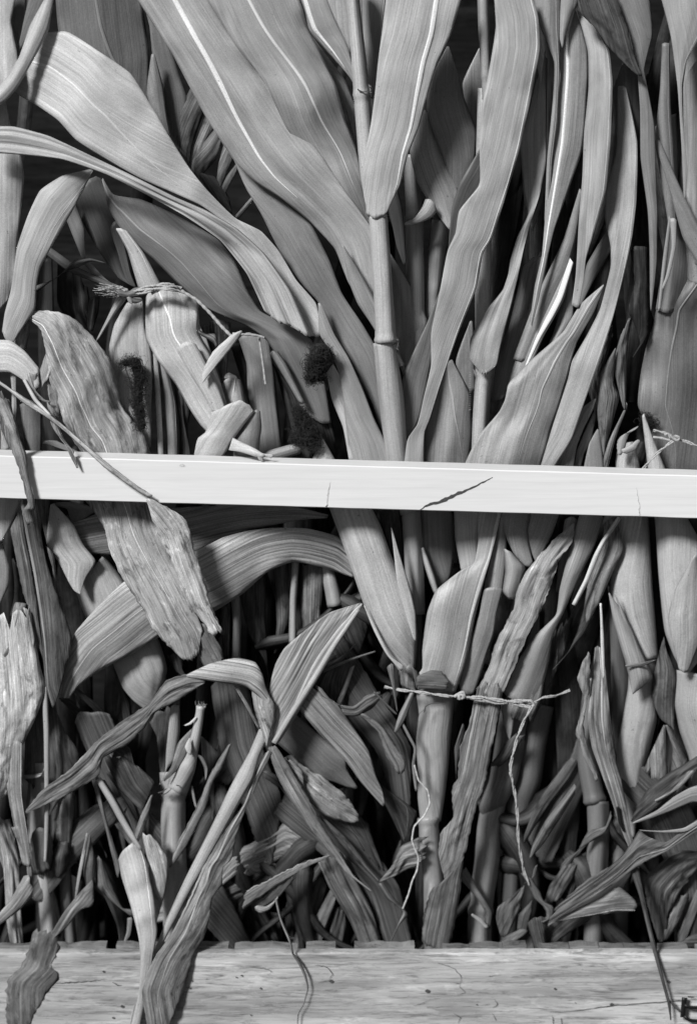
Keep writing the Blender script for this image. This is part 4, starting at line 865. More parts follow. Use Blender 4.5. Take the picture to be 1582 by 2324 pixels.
for Ls_, Rs_, tt, zz, lb in (
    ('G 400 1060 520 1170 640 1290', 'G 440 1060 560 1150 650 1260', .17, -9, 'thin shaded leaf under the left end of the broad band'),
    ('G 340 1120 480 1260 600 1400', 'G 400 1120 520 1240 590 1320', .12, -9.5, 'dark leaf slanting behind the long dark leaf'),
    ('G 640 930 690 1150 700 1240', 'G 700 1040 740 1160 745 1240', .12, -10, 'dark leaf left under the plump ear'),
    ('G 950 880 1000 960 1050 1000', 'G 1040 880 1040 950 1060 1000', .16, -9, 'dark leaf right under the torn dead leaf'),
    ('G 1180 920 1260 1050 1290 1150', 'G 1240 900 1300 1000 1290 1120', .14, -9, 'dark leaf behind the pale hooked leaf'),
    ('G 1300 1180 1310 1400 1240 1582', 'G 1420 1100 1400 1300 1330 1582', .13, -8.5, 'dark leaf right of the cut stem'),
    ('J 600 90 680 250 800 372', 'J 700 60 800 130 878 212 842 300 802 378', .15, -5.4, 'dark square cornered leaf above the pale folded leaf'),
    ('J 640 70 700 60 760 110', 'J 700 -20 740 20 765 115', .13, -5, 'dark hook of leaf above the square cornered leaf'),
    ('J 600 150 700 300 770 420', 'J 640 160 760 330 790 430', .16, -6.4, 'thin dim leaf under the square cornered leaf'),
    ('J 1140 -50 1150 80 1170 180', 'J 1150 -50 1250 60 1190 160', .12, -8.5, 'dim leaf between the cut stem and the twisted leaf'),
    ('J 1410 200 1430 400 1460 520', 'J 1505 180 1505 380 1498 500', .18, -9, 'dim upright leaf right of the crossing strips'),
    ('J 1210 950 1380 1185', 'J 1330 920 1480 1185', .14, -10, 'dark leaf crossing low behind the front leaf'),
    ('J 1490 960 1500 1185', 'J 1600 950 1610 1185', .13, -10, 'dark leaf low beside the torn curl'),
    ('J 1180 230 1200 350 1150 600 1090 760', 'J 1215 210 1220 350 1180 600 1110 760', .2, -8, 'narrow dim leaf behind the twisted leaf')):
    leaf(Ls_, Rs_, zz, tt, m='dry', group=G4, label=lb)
plant('corn_stalk', 'thick upright stalk with a cut side stem and a dark cracked joint, lower left', 'corn stalk', (400, 2160), -7)
tube('J 980 150 985 260 985 420 988 560 995 780 1000 1190', [58, 57, 56, 57, 56, 54], -7.4, .37, nodes=(.12,))
leaf('G 970 1165 945 1400 925 1582 J 905 220', 'G 1020 1155 1022 1300 990 1480 J 960 120 910 225', -5.2, .34, m='husk', name='sheath', arch=.2)
leaf('G 1100 1275 1010 1370 975 1500 J 930 190', 'G 1112 1290 1060 1440 1000 1530 J 935 205', -4.8, .30, m='dry', name='sheath')
leaf('G 850 1250 890 1330 900 1450 920 1582', 'G 990 1180 960 1350 950 1450 940 1582', -7.4, .18, m='dry', name='sheath')
tube('G 1140 1160 1120 1290 1085 1450 1040 1560 J 1000 260', [19, 21, 24, 40, 50], [-4.6, -4.6, -5.4, -6.6], .40, name='side_stem', nodes=(.0,))
leaf('G 1045 1268 1075 1252 1112 1218', 'G 1055 1272 1085 1262 1114 1235', -3.8, .55, m='husk', name='shred')
leaf('J 1050 10 1062 -20 1075 -40', 'J 1085 55 1090 20 1082 -40', -3.6, .5, m='husk', name='shred')
fibres('torn_fibre', [[W(447 + i * 2.2, 1606, -4.2) + Vector((random.uniform(-.003, .003) * k / 3, 0, .0028 * k * random.uniform(.5, 1.2))) for k in range(4)] for i in range(10)], 'fibre', CUR, .0003)
for C in ('J 900 270 925 262 950 245', 'J 920 285 950 268 975 245', 'J 1003 226 1014 229 1026 232'):
    P_ = pts(C); fibres('crack', [[W(x, y, -4.4) for x, y in spline(P_, 10)]], 'crack', CUR, .0011)
loose()
leaf('J 1095 50 1130 70 1160 130 1165 200', 'J 1110 45 1150 65 1180 130 1172 190', -5, .32, m='dry', label='thin curved strip springing off the thick jointed stalk')
leaf('J 1085 230 1095 300 1110 355', 'J 1096 230 1110 300 1118 345', -6, .42, m='dry', label='tiny pale sliver in the shadow right of the thick stalk')
leaf('J 1290 5 1200 150 1120 345 1015 545 962 690', 'J 1315 -10 1262 130 1215 200 1175 340 1060 575 968 695', -4.2, .30, m='dry', arch=.2, fold=.08, jag=2, label='twisted dry leaf slanting down to a point beside the thick jointed stalk')
# crossed leaves lower centre left
plant('corn_leaf', 'broad leaf with thick rib pointing up right, its two strips reaching over the bottom board', 'leaf', (340, 2300), 1)
leaf('H 782 572 600 630 440 750 345 835 298 920 262 1080 290 1200 282 1310', 'H 788 585 720 700 600 880 500 1070 400 1240 312 1375', [-5.4, -4.6, -4.2, -3.8], .36, m='fibrous', arch=.05, rib=(.75, .85, 12), ribt=.40, pleat=2, pa=.02)
tube('H 770 610 640 800 520 1000 380 1220 290 1370', [8, 14, 15, 15, 14], [-5, -4.2, -3.8, -3.5], .38, 'stem', 'midrib', seg=10)
leaf('H 205 1290 150 1420 60 1582 J 1290 270 1235 390 1050 760 940 1000 865 1200', 'H 275 1300 210 1440 170 1582 J 1400 260 1250 520 1100 800 960 1060 882 1210', [-3.4, -3, -2.6, -1.6, -.6], .38, m='husk', arch=.25, name='strip', wav=.1)
leaf('J 1510 40 1430 190 1385 330 1270 500 1150 700 1085 850 985 1050 870 1220 806 1385 838 1600', 'J 1545 40 1470 200 1400 350 1345 500 1310 655 1268 690 1262 790 1210 860 1190 980 1160 1090 1090 1220 1062 1330 1010 1480 960 1600',
     [-3.6, -3.2, -2.6, -1.4, .8, 1.6, 1.8], .31, m='dry', arch=.08, mid=.4, fold=.04, rib=(.35, .42, 6), ribt=.40, pleat=2, pa=.015, jag=2)
loose()
plant('corn_leaf', 'pale folded leaf with a fine rib tapering over the board, lower left', 'leaf', (320, 2290), 1)
leaf('J 675 645 690 740 740 900 790 1100 800 1250 790 1400 745 1600', 'J 795 560 835 660 862 800 885 950 895 1050 870 1200 850 1330 825 1450 795 1600', [-3.4, -2.0, .5, 1.1, 1.3, 1.3], .42, m='husk', arch=.12, rib=(.95, .5, 5), ribend=.6, ribt=.6, wav=.08)
leaf('J 805 500 850 700 872 860 890 1000', 'J 890 540 958 640 952 780 892 1000', -3.4, .38, m='spot', arch=.16, fold=.06, jag=1)
leaf('J 857 285 800 400 752 540 728 610', 'J 868 280 822 480 785 550 722 640', -3.2, .36, m='dry', fold=.15)
leaf('J 675 640 700 615 740 600', 'J 690 680 730 640 785 598', -3.6, .2, m='dry')
tube('J 560 190 640 320 700 430 760 530 800 590', [14, 16, 16, 14, 8], [-4.2, -3.8, -3], .38, 'stem', 'midrib', seg=10)
leaf('J 560 190 600 280 690 440 745 530', 'J 600 200 660 300 740 440 770 530', -5, .25, m='dry')
loose()
leaf('J 520 190 590 430 665 745', 'J 550 188 612 440 692 690', -5.6, .28, m='dry', fold=.1, label='narrow leaf hanging straight beside the slanting thin rib, lower left')
leaf('J 600 240 650 400 700 600', 'J 650 330 700 460 720 600', -8, .15, m='dry', label='shaded leaf between two narrow hanging leaves, lower left')
leaf('J 545 620 550 800 640 890 750 975', 'J 600 690 660 835 700 925 752 930', -5.8, .24, m='dry', arch=.14, label='curved leaf sweeping into the folded pale leaf from the left')
leaf('J 725 980 720 1060 695 1138', 'J 755 985 740 1080 700 1138', -4.6, .26, m='dry', label='little pointed leaf tip above the board left of the folded pale leaf')
leaf('J 490 500 440 750 424 892', 'J 504 502 466 720 430 892', -4.6, .38, m='dry', label='hair thin leaf sliver, lower left')
leaf('J 508 500 475 720 490 800 500 830', 'J 515 520 545 660 538 760 506 820', -5.4, .20, m='dry', arch=.2, label='narrow dark leaf by the hair thin sliver')
leaf('J 528 760 450 840 370 940 265 1115', 'J 530 740 526 912 465 932 370 1045 278 1118', -4, .33, m='dry', fold=.08, label='twisted leaf dropping to the board at the lower left')
leaf('J 460 440 520 520 600 600', 'J 480 430 570 530 606 640', -8, .16, m='dry', label='thin dark strip above the hair thin sliver')
leaf('W 76 2118 52 2190 20 2222 18 2340 30 2560', 'W 140 2146 118 2195 136 2212 104 2260 60 2345 34 2560', [30, 32, 33], .20, m='spot', arch=.08, jag=6, label='blurred dark torn leaf close to the camera at the bottom left')
leaf('J 190 1085 160 1150 150 1200', 'J 350 1150 320 1180 290 1260', 13.4, .22, m='spot', jag=5, label='upper corner of the blurred foreground leaf') if False else None
leaf('J 760 1480 740 1560 730 1620', 'J 800 1440 795 1540 780 1620', .9, .42, m='dry', label='small leaf end lying on the board left of the front leaf')

# ================================================================== LOWER CENTRE
leaf('H 420 1165 560 1330 700 1475 K 780 205 905 345', 'H 500 1050 640 1140 720 1250 830 1420 K 870 180 905 260 917 335', [-5, -5.4, -6], .29, m='fibrous', arch=.05, rib=(.12, .1, 10), ribt=.30, pleat=2, pa=.02, label='leaf with a thick left rib slanting down right, below the crossing')
leaf('H 310 1370 400 1450 520 1590 K 600 200 700 235', 'H 420 1210 560 1335 700 1470 K 700 130 765 240', -7.6, .21, arch=.12, label='wide smooth dim leaf behind the slanting thick rib')
leaf('K 330 140 420 240 480 320 600 410 748 445', 'K 400 62 450 110 560 175 700 290 758 376', -6.0, .29, m='spot', arch=.08, jag=3, wav=.12, label='holed blotchy leaf with a forked end, lower centre')
leaf('K 340 150 380 190 440 240', 'K 380 80 450 150 462 235', -5.2, .36, m='dry', jag=5, label='torn curled lip at the top of the holed leaf')
leaf('K 255 20 310 180 390 322 480 450 600 600 700 722 843 832', 'K 310 15 400 150 500 330 560 450 620 540 680 640 742 740 847 828', [-3.8, -4.2, -4.6, -4.8], .34, m='dry', arch=.14, fold=.06, jag=1.5, label='long narrow leaf slanting to a sharp point, lower centre')
leaf('K 545 400 620 500 750 650 880 775', 'K 560 400 700 525 820 680 893 775', -5.8, .20, m='dry', arch=.2, label='second narrow leaf parallel to the sharp pointed one')
leaf('K 640 440 740 500 800 600', 'K 830 450 860 560 915 720', -7.4, .15, m='dry', wav=.1, label='dim leaf behind the parallel narrow leaves')
leaf('K 640 50 760 120 900 300 1000 500', 'K 920 250 1000 300 1100 380 1030 540', -8.4, .15, m='dry', rib=(.5, .9, 6), ribt=.18, label='dark broad leaf left of the tied stalks')
leaf('K 880 790 930 870 1022 945 1000 1000 932 1150', 'K 912 780 965 860 1048 962 1000 1020 940 1150', -5.2, .24, m='dry', fold=.15, label='small twisted leaf point hanging left of the tied stalks')
leaf('K 1118 520 1010 570 960 680 885 772', 'K 1120 690 1050 700 980 740 890 774', -5.6, .31, m='dry', arch=.1, pleat=2, label='cuff shaped leaf bending left off the tied stalk')
leaf('K 910 960 920 1100 960 1200', 'K 1010 980 1010 1100 1000 1200', -9, .13, m='dry', label='dark leaf base left of the tied stalks by the board')
leaf('J 880 860 1050 830 1200 770 1330 595 1420 560 1500 510 1582 460 K 370 420 520 508', 'J 880 1010 1050 970 1160 930 1270 790 1400 700 1582 680 K 100 760 300 660 530 525', -8.0, .31, m='fibrous', pleat=3, pa=.02, arch=.05, label='broad furrowed leaf crossing low from left to right, lower centre')
leaf('K -60 820 150 735 340 645 520 560', 'K -60 990 100 905 220 830 420 695 545 565', -9, .20, m='dry', pleat=3, label='second furrowed leaf under the broad crossing one')
plant('corn_leaf', 'torn leaf end with a bright upper rib and a curled lip, low centre', 'leaf', (600, 2070), -4)
leaf('K 138 822 300 740 450 665 605 622', 'K 130 920 190 875 330 780 480 690 608 630', [-3.6, -4.4, -5], .30, m='dry', rib=(.03, .1, 7), jag=5, ribt=.5)
leaf('K 190 880 230 860 300 790', 'K 200 940 330 850 420 740', -4.8, .25, m='dry', jag=3)
leaf('K 185 932 205 952 260 935 312 872', 'K 200 905 240 915 288 885 310 858', -3.4, .44, m='dry', arch=.3)
leaf('K 292 870 320 985 375 1120 395 1190 425 1235 460 1310 478 1380 470 1420', 'K 312 880 335 985 388 1110 402 1180 438 1225 472 1300 486 1380 476 1420', [-3.2, -2.4, .4, .9, 1.2, 1], .27, m='dry', name='tendril', arch=.5)
leaf('K 468 1415 455 1470 425 1520 420 1600', 'K 476 1415 460 1470 432 1520 424 1600', [1.0, .8], .33, m='dry', name='tendril', arch=.5)
loose()
leaf('K 548 680 600 800 720 1000 795 1190', 'K 690 640 760 770 830 900 918 1190', -6.8, .23, m='dry', pleat=3, pa=.03, label='fibrous leaf slanting down to the board, centre')
leaf('K 500 720 450 950 372 1190', 'K 590 790 560 900 465 1190', -9.4, .18, m='dry', label='dim leaf by the board under the torn leaf end')
leaf('K 608 820 540 950 462 1190', 'K 640 890 580 1050 528 1190', -8.6, .30, m='dry', pleat=1, label='lighter narrow leaf by the board under the torn leaf end')
leaf('K 640 920 600 1060 570 1190', 'K 690 960 700 1060 690 1190', -9.2, .16, m='dry', pleat=2, label='dim striped leaf by the board, left of the fibrous one')
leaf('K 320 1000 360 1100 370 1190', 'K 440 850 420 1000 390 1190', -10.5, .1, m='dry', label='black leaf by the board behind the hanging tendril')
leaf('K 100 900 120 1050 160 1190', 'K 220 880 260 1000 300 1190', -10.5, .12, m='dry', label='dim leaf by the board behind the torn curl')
leaf('K 230 180 330 250 390 330', 'K 250 140 350 200 380 300', -7, .17, m='dry', label='dim short leaf below the crossing')
leaf('H 555 955 700 895 862 845', 'H 572 968 720 905 866 852', -6.4, .26, m='dry', fold=.1, label='thin leaf pointing right of the thick crossing rib')
leaf('H 560 930 640 890 720 850', 'H 590 950 680 900 745 800', -6.8, .27, m='dry', label='small grey leaf above the thin pointing leaf')
leaf('H 540 990 545 1060 600 1135', 'H 760 895 700 1000 640 1120 622 1140', -7.6, .20, m='dry', label='triangular dim leaf right of the thick crossing rib')
leaf('H 715 950 680 1050 640 1150', 'H 745 935 710 1050 668 1160', -7.2, .32, m='dry', label='pale upright sliver right of the triangular dim leaf')
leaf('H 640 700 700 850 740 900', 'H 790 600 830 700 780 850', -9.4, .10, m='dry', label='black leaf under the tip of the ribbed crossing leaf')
leaf('H 520 1040 560 1100 650 1150', 'H 560 1060 620 1130 680 1160', -4.8, .34, m='dry', jag=2, label='pale rim strip at the top of the thick ribbed slanting leaf')
leaf('H 660 1150 740 1160 810 1100 890 1075', 'H 680 1215 760 1215 850 1170 890 1120', -5.4, .20, m='dry', pleat=2, wav=.2, label='dark curled ribbon leaf, upper part, left of the twine')
leaf('H 780 1210 880 1310 925 1440 990 1538', 'H 800 1200 900 1270 970 1370 1035 1480 1028 1525', -4.8, .23, m='spot', arch=.2, wav=.15, jag=2, label='drooping curled ribbon leaf with a ragged end, left of the tied stalks')
leaf('H 850 1080 960 1190 985 1210', 'H 860 1075 970 1185 990 1205', -5, .24, m='dry', label='thin dark tendril reaching the twine knot from the left')
leaf('H 1060 1085 1000 1200 970 1300', 'H 1085 1085 1035 1230 985 1312', -4.2, .36, m='dry', fold=.12, label='small twisted shred hanging from the left end of the lower twine')
leaf('H 1000 1240 1045 1330 1082 1400 1070 1490 1080 1582 K 1090 260', 'H 1015 1235 1065 1330 1100 1400 1090 1490 1100 1582 K 1104 260', -4.6, .30, m='dry', arch=.4, label='thin wavy strip hanging left of the tied stalks')
cord('K 1085 110 1110 200 1160 255 1172 330 1140 400 1085 460 1072 540 1108 640 1100 710 1075 765 1050 850 1020 925', [-4.4, -4.2, -5], 5, label='loose thread of leaf fibre curling down beside the tied stalks', name='leaf_thread', cat='thread', mat='fibre', strands=1)
leaf('H 930 940 960 1050 985 1190', 'H 970 930 975 1050 992 1190', -5.6, .3, m='dry', label='thin vertical shred left of the big husk base')

# ---- tied stalks
plant('corn_stalk', 'tied stalk with a pale stained sheath, left of the pair under the lower twine', 'corn stalk', (985, 2160), -7)
pod('H 1095 1090 1110 1200 1095 1350 1106 1560 K 1104 300 1120 430', 'H 1310 1060 1303 1200 1290 1350 1274 1540 K 1256 300 1235 432', -7.4, .36, 'husk', 'sheath', flat=.4, seams=2)
tube('K 1165 410 1172 520 1182 650 1195 780 1195 980', [46, 46, 45, 45, 44], -7.6, .36, nodes=(.03,))
leaf('K 1130 1100 1140 1030 1150 960', 'K 1280 1180 1290 1060 1320 950', -6.2, .28, m='dry', name='sheath', arch=.3, jag=2)
tube('K 1205 1060 1208 1120 1210 1190', [58, 54, 52], -8, .26, nodes=(.3,))
leaf('H 1000 960 1010 1040 1090 1075', 'H 1100 950 1090 1010 1092 1075', -6.2, .33, m='dry', name='husk_scrap', jag=3)
leaf('H 1065 940 1085 1010 1095 1060', 'H 1100 960 1110 1010 1100 1060', -5.2, .22, m='dry', name='husk_scrap', jag=3)
for C, r_ in (('H 1140 1195 1150 1160 1180 1145 1228 1142', .0010), ('H 1100 1260 1115 1200 1140 1180', .0006)):
    fibres('stain', [[W(x, y, -5.05) for x, y in spline(pts(C), 14)]], 'crack', CUR, r_)
plant('corn_stalk', 'tied stalk with a long rough wrapping, right of the pair under the lower twine', 'corn stalk', (1100, 2160), -9)
tube('I 590 1350 520 1520 M 430 320 400 480 390 640 360 850 345 1000 345 1190', [40, 50, 56, 56, 54, 54], [-10.4, -10, -9.6, -9.4, -9.4], .32, nodes=(.80,))
pod('I 470 1150 430 1400 400 1582 M 345 370 370 405', 'I 640 1100 600 1350 560 1582 M 545 240 480 345 460 350', -8.8, .22, 'husk', 'sheath', flat=.35)
leaf('M 245 770 330 865 380 950 375 1030', 'M 270 690 350 830 420 950 408 1035', -6.6, .27, m='dry', name='sheath', arch=.14)
leaf('M 300 965 340 1000 378 1038', 'M 310 955 350 980 395 1025', -5.9, .45, m='dry', name='sheath', jag=2)
plant('corn_stalk', 'shaded stalk behind and right of the tied pair', 'corn stalk', (1170, 2160), -11)
tube('I 690 1150 640 1400 620 1582 M 580 300 540 560', [66, 66, 64, 60, 50], -11, .22)
tube('M 540 560 525 760 510 1190', [44, 44, 44], -11, .16, nodes=(.08,))
loose()
leaf('H 1310 50 1316 200 1350 388', 'H 1460 50 1450 200 1425 365 1360 392', -7.2, .40, rip=.05, label='pale leaf end tucked behind the broad ribbed leaf, just under the slat')
leaf('H 1440 60 1445 230 1420 350 1350 388 1280 440 1210 500 1160 620 1130 850 1128 950 1105 980 1104 1062', 'H 1578 50 1530 250 1430 650 1390 850 1345 1000 1320 1070', [-6.8, -6, -5.6, -5.4, -5.2, -5.4], .36, arch=.06, mid=.85, rib=(.93, .9, 12), ribt=.5, tilt=-.06, wav=.14, rip=.03,
     label='broad leaf with a bright right rib running from the slat to the lower twine')
leaf('H 1108 985 1180 955 1245 960', 'H 1106 1062 1180 1066 1260 1070', -4.4, .22, m='dry', arch=.1, label='dark flap tucked over the lower twine on the left stalk')
leaf('I 370 500 345 640 250 900 232 1045', 'I 482 500 440 650 430 750 380 900 315 1090', -6.2, .29, arch=.10, wav=.1, label='leaf with a fine ladder like edge right of the bright right rib')
for i in range(12):
    pass
leaf('I 475 70 400 350 380 495', 'I 500 70 500 300 480 500', -6.6, .32, label='smooth leaf strip directly right of the bright right rib')
leaf('I 478 60 488 170 545 300 612 372', 'I 632 60 615 160 640 300 650 345', -6.2, .33, m='husk', label='leaf fold under the slat ending in a small pale tip')
leaf('I 632 60 610 160 640 290 665 340', 'I 800 60 760 180 700 300 675 350', -6.6, .33, m='husk', label='smooth leaf right of the pale tipped fold, under the slat')
leaf('I 485 270 492 400 480 515 510 550', 'I 540 300 606 370 590 450 545 548', -5.6, .36, m='husk', arch=.3, label='rolled tube of leaf under the pale tipped fold')
plant('corn_leaf', 'long crumpled leaf passing behind the lower twine, twisting down in front of the tied stalks', 'leaf', (985, 2120), -4)
leaf('I 880 120 780 200 690 300 610 400 560 490 540 600 440 800 400 930 340 1060', 'I 885 125 875 220 800 330 740 500 700 600 600 800 540 950 480 1090', [-6.4, -5.6, -5.2, -5.4, -5.6], .34, m='spot', arch=.1, jag=3, pleat=2, pa=.04, wav=.16)
leaf('I 335 1050 280 1280 240 1380 215 1582 M 195 230 195 350 200 400 125 500 115 620 150 765', 'I 480 1070 430 1320 380 1582 M 330 350 285 520 270 600 240 690 160 778', [-5.4, -4.8, -4.4, -4.2, -4.6], .33, m='dry', arch=.08, jag=3, pleat=1.5, pa=.04, wav=.2, tilt=-.05)
leaf('M 150 772 85 805 30 960 22 1100', 'M 258 640 235 850 215 970 172 1180', [-4.8, -5.4], .22, m='dry', jag=3, arch=.1)
leaf('I 250 1260 205 1400 210 1500', 'I 265 1290 235 1400 215 1582', -5.6, .2, m='dry')
loose()
leaf('I 910 80 850 300 800 500 780 640 660 760 580 880 480 1060', 'I 1050 90 990 270 900 450 825 625 760 760 740 900 690 1110', [-6.6, -6, -5.8, -6.4], .33, m='husk', arch=.1, fold=.06, label='long leaf from the slat down right of the crumpled leaf')
leaf('I 830 100 800 300 780 500', 'I 900 100 850 330 800 520', -7.2, .28, m='husk', label='dim strip between the crumpled leaf and its right neighbour')
tube('I 1140 88 1045 230 1010 300 950 450 880 585', [10, 10, 12, 11, 10], [-5.6, -5, -4.8], .55, 'husk', 'corn_straw', cat='straw', label='bright straw slanting down from the slat, right of centre')
leaf('I 1060 120 1030 270 960 470 940 600 945 650', 'I 1135 120 1158 270 1110 380 1035 550 960 690', -6.2, .26, m='spot', arch=.1, wav=.14, rip=.05, label='wavy edged leaf behind the bright straw')
leaf('I 940 600 900 740 850 850 760 950', 'I 1000 640 940 750 880 820 765 955', -6.8, .14, m='dry', label='black tail of the wavy edged leaf')
leaf('I 700 900 650 1050 620 1200', 'I 870 650 830 850 740 1050 650 1250', -7.8, .17, m='dry', label='dark leaf between the long leaf and the black tail')
leaf('I 560 900 510 1060 480 1150', 'I 750 780 720 960 700 1100 640 1250', -7, .26, m='dry', pleat=2, label='shaded ribbed leaf just above the right end of the twine')
leaf('I 468 1170 488 1280 515 1352', 'I 552 1140 532 1300 518 1352', -6.8, .34, m='husk', label='pale triangular leaf point hanging under the twine')
leaf('I 500 1360 440 1450 405 1490', 'I 600 1330 530 1440 480 1490', -6.9, .2, m='dry', label='dark sheath lip under the pale triangular point')

# ================================================================== LOWER RIGHT
plant('corn_leaf', 'tall split leaf with a straight pale rib left of the jagged ear', 'leaf', (1380, 1850), -4)
leaf('I 1000 830 990 950 960 1240 985 1400 M 1015 100 1048 190 1090 300 1150 480 1205 610', 'I 1040 830 1060 950 1080 1150 1112 1400 M 1128 120 1150 200 1182 350 1212 520 1245 625', [-6.4, -5.4, -5, -4.4], .34, m='dry', pleat=2, pa=.02, arch=.08, rib=(.7, .5, 6), ribend=.5, ribt=.5)
leaf('I 962 850 900 990 940 1130 890 1300 930 1430 1010 1590', 'I 975 870 970 1050 955 1150 935 1280 965 1400 1020 1540', -5.2, .30, m='spot', jag=3, wav=.2)
tube('I 1033 575 1037 640 1040 715 1045 860 1050 1000', [5, 6, 8, 8, 5], -5.0, .55, 'husk', 'midrib', seg=10)
leaf('M 1195 700 1250 850 1310 1100 1375 1330 1415 1480 1428 1560', 'M 1252 700 1290 900 1345 1130 1395 1340 1430 1470 1434 1558', [-4, -2.6, .6, 1.6, 1.4], .16, m='dry', name='tail', arch=.3)
leaf('M 1420 1450 1450 1490 1480 1512', 'M 1435 1445 1460 1480 1492 1506', 1.3, .2, m='dry', name='tail')
leaf('M 1120 350 1135 440 1160 490', 'M 1140 350 1155 430 1168 480', -4.1, .03, m='dry', name='hole')
loose()
plant('corn_stalk', 'upright shaded stalk with a shaggy joint behind the tall split leaf', 'corn stalk', (1360, 2160), -8)
tube('I 985 1000 960 1250 955 1450 M 985 240 1005 330', [34, 38, 42, 46, 48], -8, .22, nodes=(.97,))
tube('M 1015 320 1020 480 1010 700 1000 900 990 1190', [50, 50, 50, 48, 46], -8.2, .24)
leaf('M 1090 370 1060 460 980 480 920 570', 'M 1088 430 1050 500 990 540 925 585', -6, .24, m='dry', name='sheath')
loose()
tube('M 1190 150 1150 450 1130 700 1125 960 1118 1190', [44, 50, 52, 52, 50], -10, .24, 'stem', 'corn_stalk', label='plain upright stalk right of the shaggy jointed one', cat='corn stalk')
G5 = 'leaves sweeping in from the right edge'
plant('corn_leaf', 'dark leaf reaching left from the right edge, topmost of its sweep', 'leaf', (1582, 1740), -4, G5)
leaf('M 1660 10 1500 110 1380 180 1290 260 1250 330', 'M 1660 90 1540 160 1460 260 1300 400 1215 440', -5.4, .15, m='dry', arch=.08)
leaf('M 1520 150 1430 260 1340 310', 'M 1570 150 1500 230 1350 320', -4.6, .27, m='dry')
loose()
leaf('M 1680 200 1540 240 1450 290 1350 370 1218 435', 'M 1680 340 1550 325 1440 370 1300 420 1213 447', [-3.6, -4.4, -5], .30, m='husk', arch=.1, fold=.06, group=G5, label='lighter leaf sweeping in from the right edge, second of the sweep')
plant('corn_leaf', 'long dark folded leaf sweeping from the right edge down left to the board', 'leaf', (1440, 1880), -3, G5)
leaf('M 1680 360 1520 460 1400 550 1290 512 1255 480 1215 540 1160 620 1070 700 950 790 820 882', 'M 1680 440 1560 500 1400 605 1280 665 1180 735 1050 825 870 935 740 1012', [-2.4, -2.8, -3.2, -3.6, -4.2], .24, m='dry', arch=.08, pleat=1.5, pa=.05, wav=.14, mid=.6, rib=(.6, .9, 5), ribt=.2)
leaf('M 1660 380 1500 470 1380 485 1250 480', 'M 1660 400 1520 490 1400 495 1260 485', -2.2, .34, m='husk')
loose()
leaf('M 1232 880 1130 800 1050 855 900 925 740 1005', 'M 1226 942 1130 948 960 972 760 1010 735 1028', [-4.2, -4.6, -5], .30, m='dry', fold=.1, rib=(.9, .9, 5), ribt=.5, arch=.1, label='leaf end with a pale blunt corner pointing right, low right')
leaf('M 1660 600 1480 600 1380 660 1280 765 1290 860 1325 1000 1360 1110', 'M 1660 600 1500 810 1420 950 1390 1100 1370 1110', -6.4, .16, m='dry', pleat=2, pa=.03, jag=2, label='wide dark leaf in the lower right corner')
leaf('M 1450 880 1400 1000 1358 1095', 'M 1540 860 1480 1000 1410 1110', -6.6, .26, m='dry', fold=.12, label='pale curled leaf base by the board at the lower right')
leaf('M 1560 840 1500 1000 1460 1140', 'M 1640 760 1560 1000 1510 1120', -7.2, .26, m='dry', rib=(.9,.9,4), label='narrow ribbed leaf in the lower right corner')
leaf('M 1400 420 1420 340 1450 260', 'M 1450 420 1500 330 1540 240', -8, .2, m='dry', label='dim leaf behind the sweeping leaves at the right edge')
leaf('M 1450 1140 1540 1080 1660 1040', 'M 1450 1160 1540 1155 1660 1150', -6, .14, m='dry', label='dark leaf scrap on the board in the right corner')
leaf('M 862 70 700 280 640 400 598 515', 'M 905 100 850 200 720 370 604 555', -7.6, .20, m='dry', fold=.1, label='dark slanting leaf in the hole right of the hanging twine, upper of two')
leaf('M 882 220 720 430 650 560 628 642', 'M 888 280 800 420 700 570 636 642', -7, .28, m='dry', fold=.1, label='lighter slanting leaf in the hole right of the hanging twine, lower of two')
leaf('M 960 488 900 600 830 650 800 700', 'M 1085 425 1000 520 930 590 850 690', -7.4, .2, m='dry', jag=3, label='shaggy sheath strip falling from the shaggy joint')
leaf('M 820 690 740 800 715 890', 'M 900 690 860 780 800 880', -7.2, .20, m='dry', pleat=1.5, label='dim leaf stub in the lower right hollow, left of two')
leaf('M 900 680 850 780 830 880', 'M 950 640 905 760 870 870', -7.8, .18, m='dry', label='dim leaf stub in the lower right hollow, right of two')
leaf('M 545 845 450 920 440 980 465 1080', 'M 605 795 580 920 550 990 505 1080', -6.6, .20, m='dry', pleat=1.5, label='dim cupped leaf above the board under the hanging twine')
leaf('M 655 700 640 760 590 790', 'M 675 680 660 740 615 775', -5.4, .25, m='dry', label='small twisted tip where the hanging twine ends')
leaf('M 585 735 620 790 650 860 720 935 728 985 690 1000', 'M 655 775 695 840 715 890 768 915 768 950 735 1000', -5.2, .24, m='dry', arch=.2, jag=3, label='withered knotted leaf hanging from the end of the twine')
leaf('M 618 1010 640 1090 662 1185', 'M 735 990 722 1080 728 1185', -5.6, .18, m='dry', fold=.1, label='dark leaf flap standing on the board under the withered knot')
leaf('M 585 1040 500 1080 430 1145', 'M 612 1062 560 1110 500 1155', -6, .25, m='dry', label='grey leaf scrap leaning left at the board under the twine')
leaf('M 625 900 570 960 560 1040', 'M 645 880 640 960 615 1050', -6.6, .2, m='dry', label='dim leaf left of the withered knot')

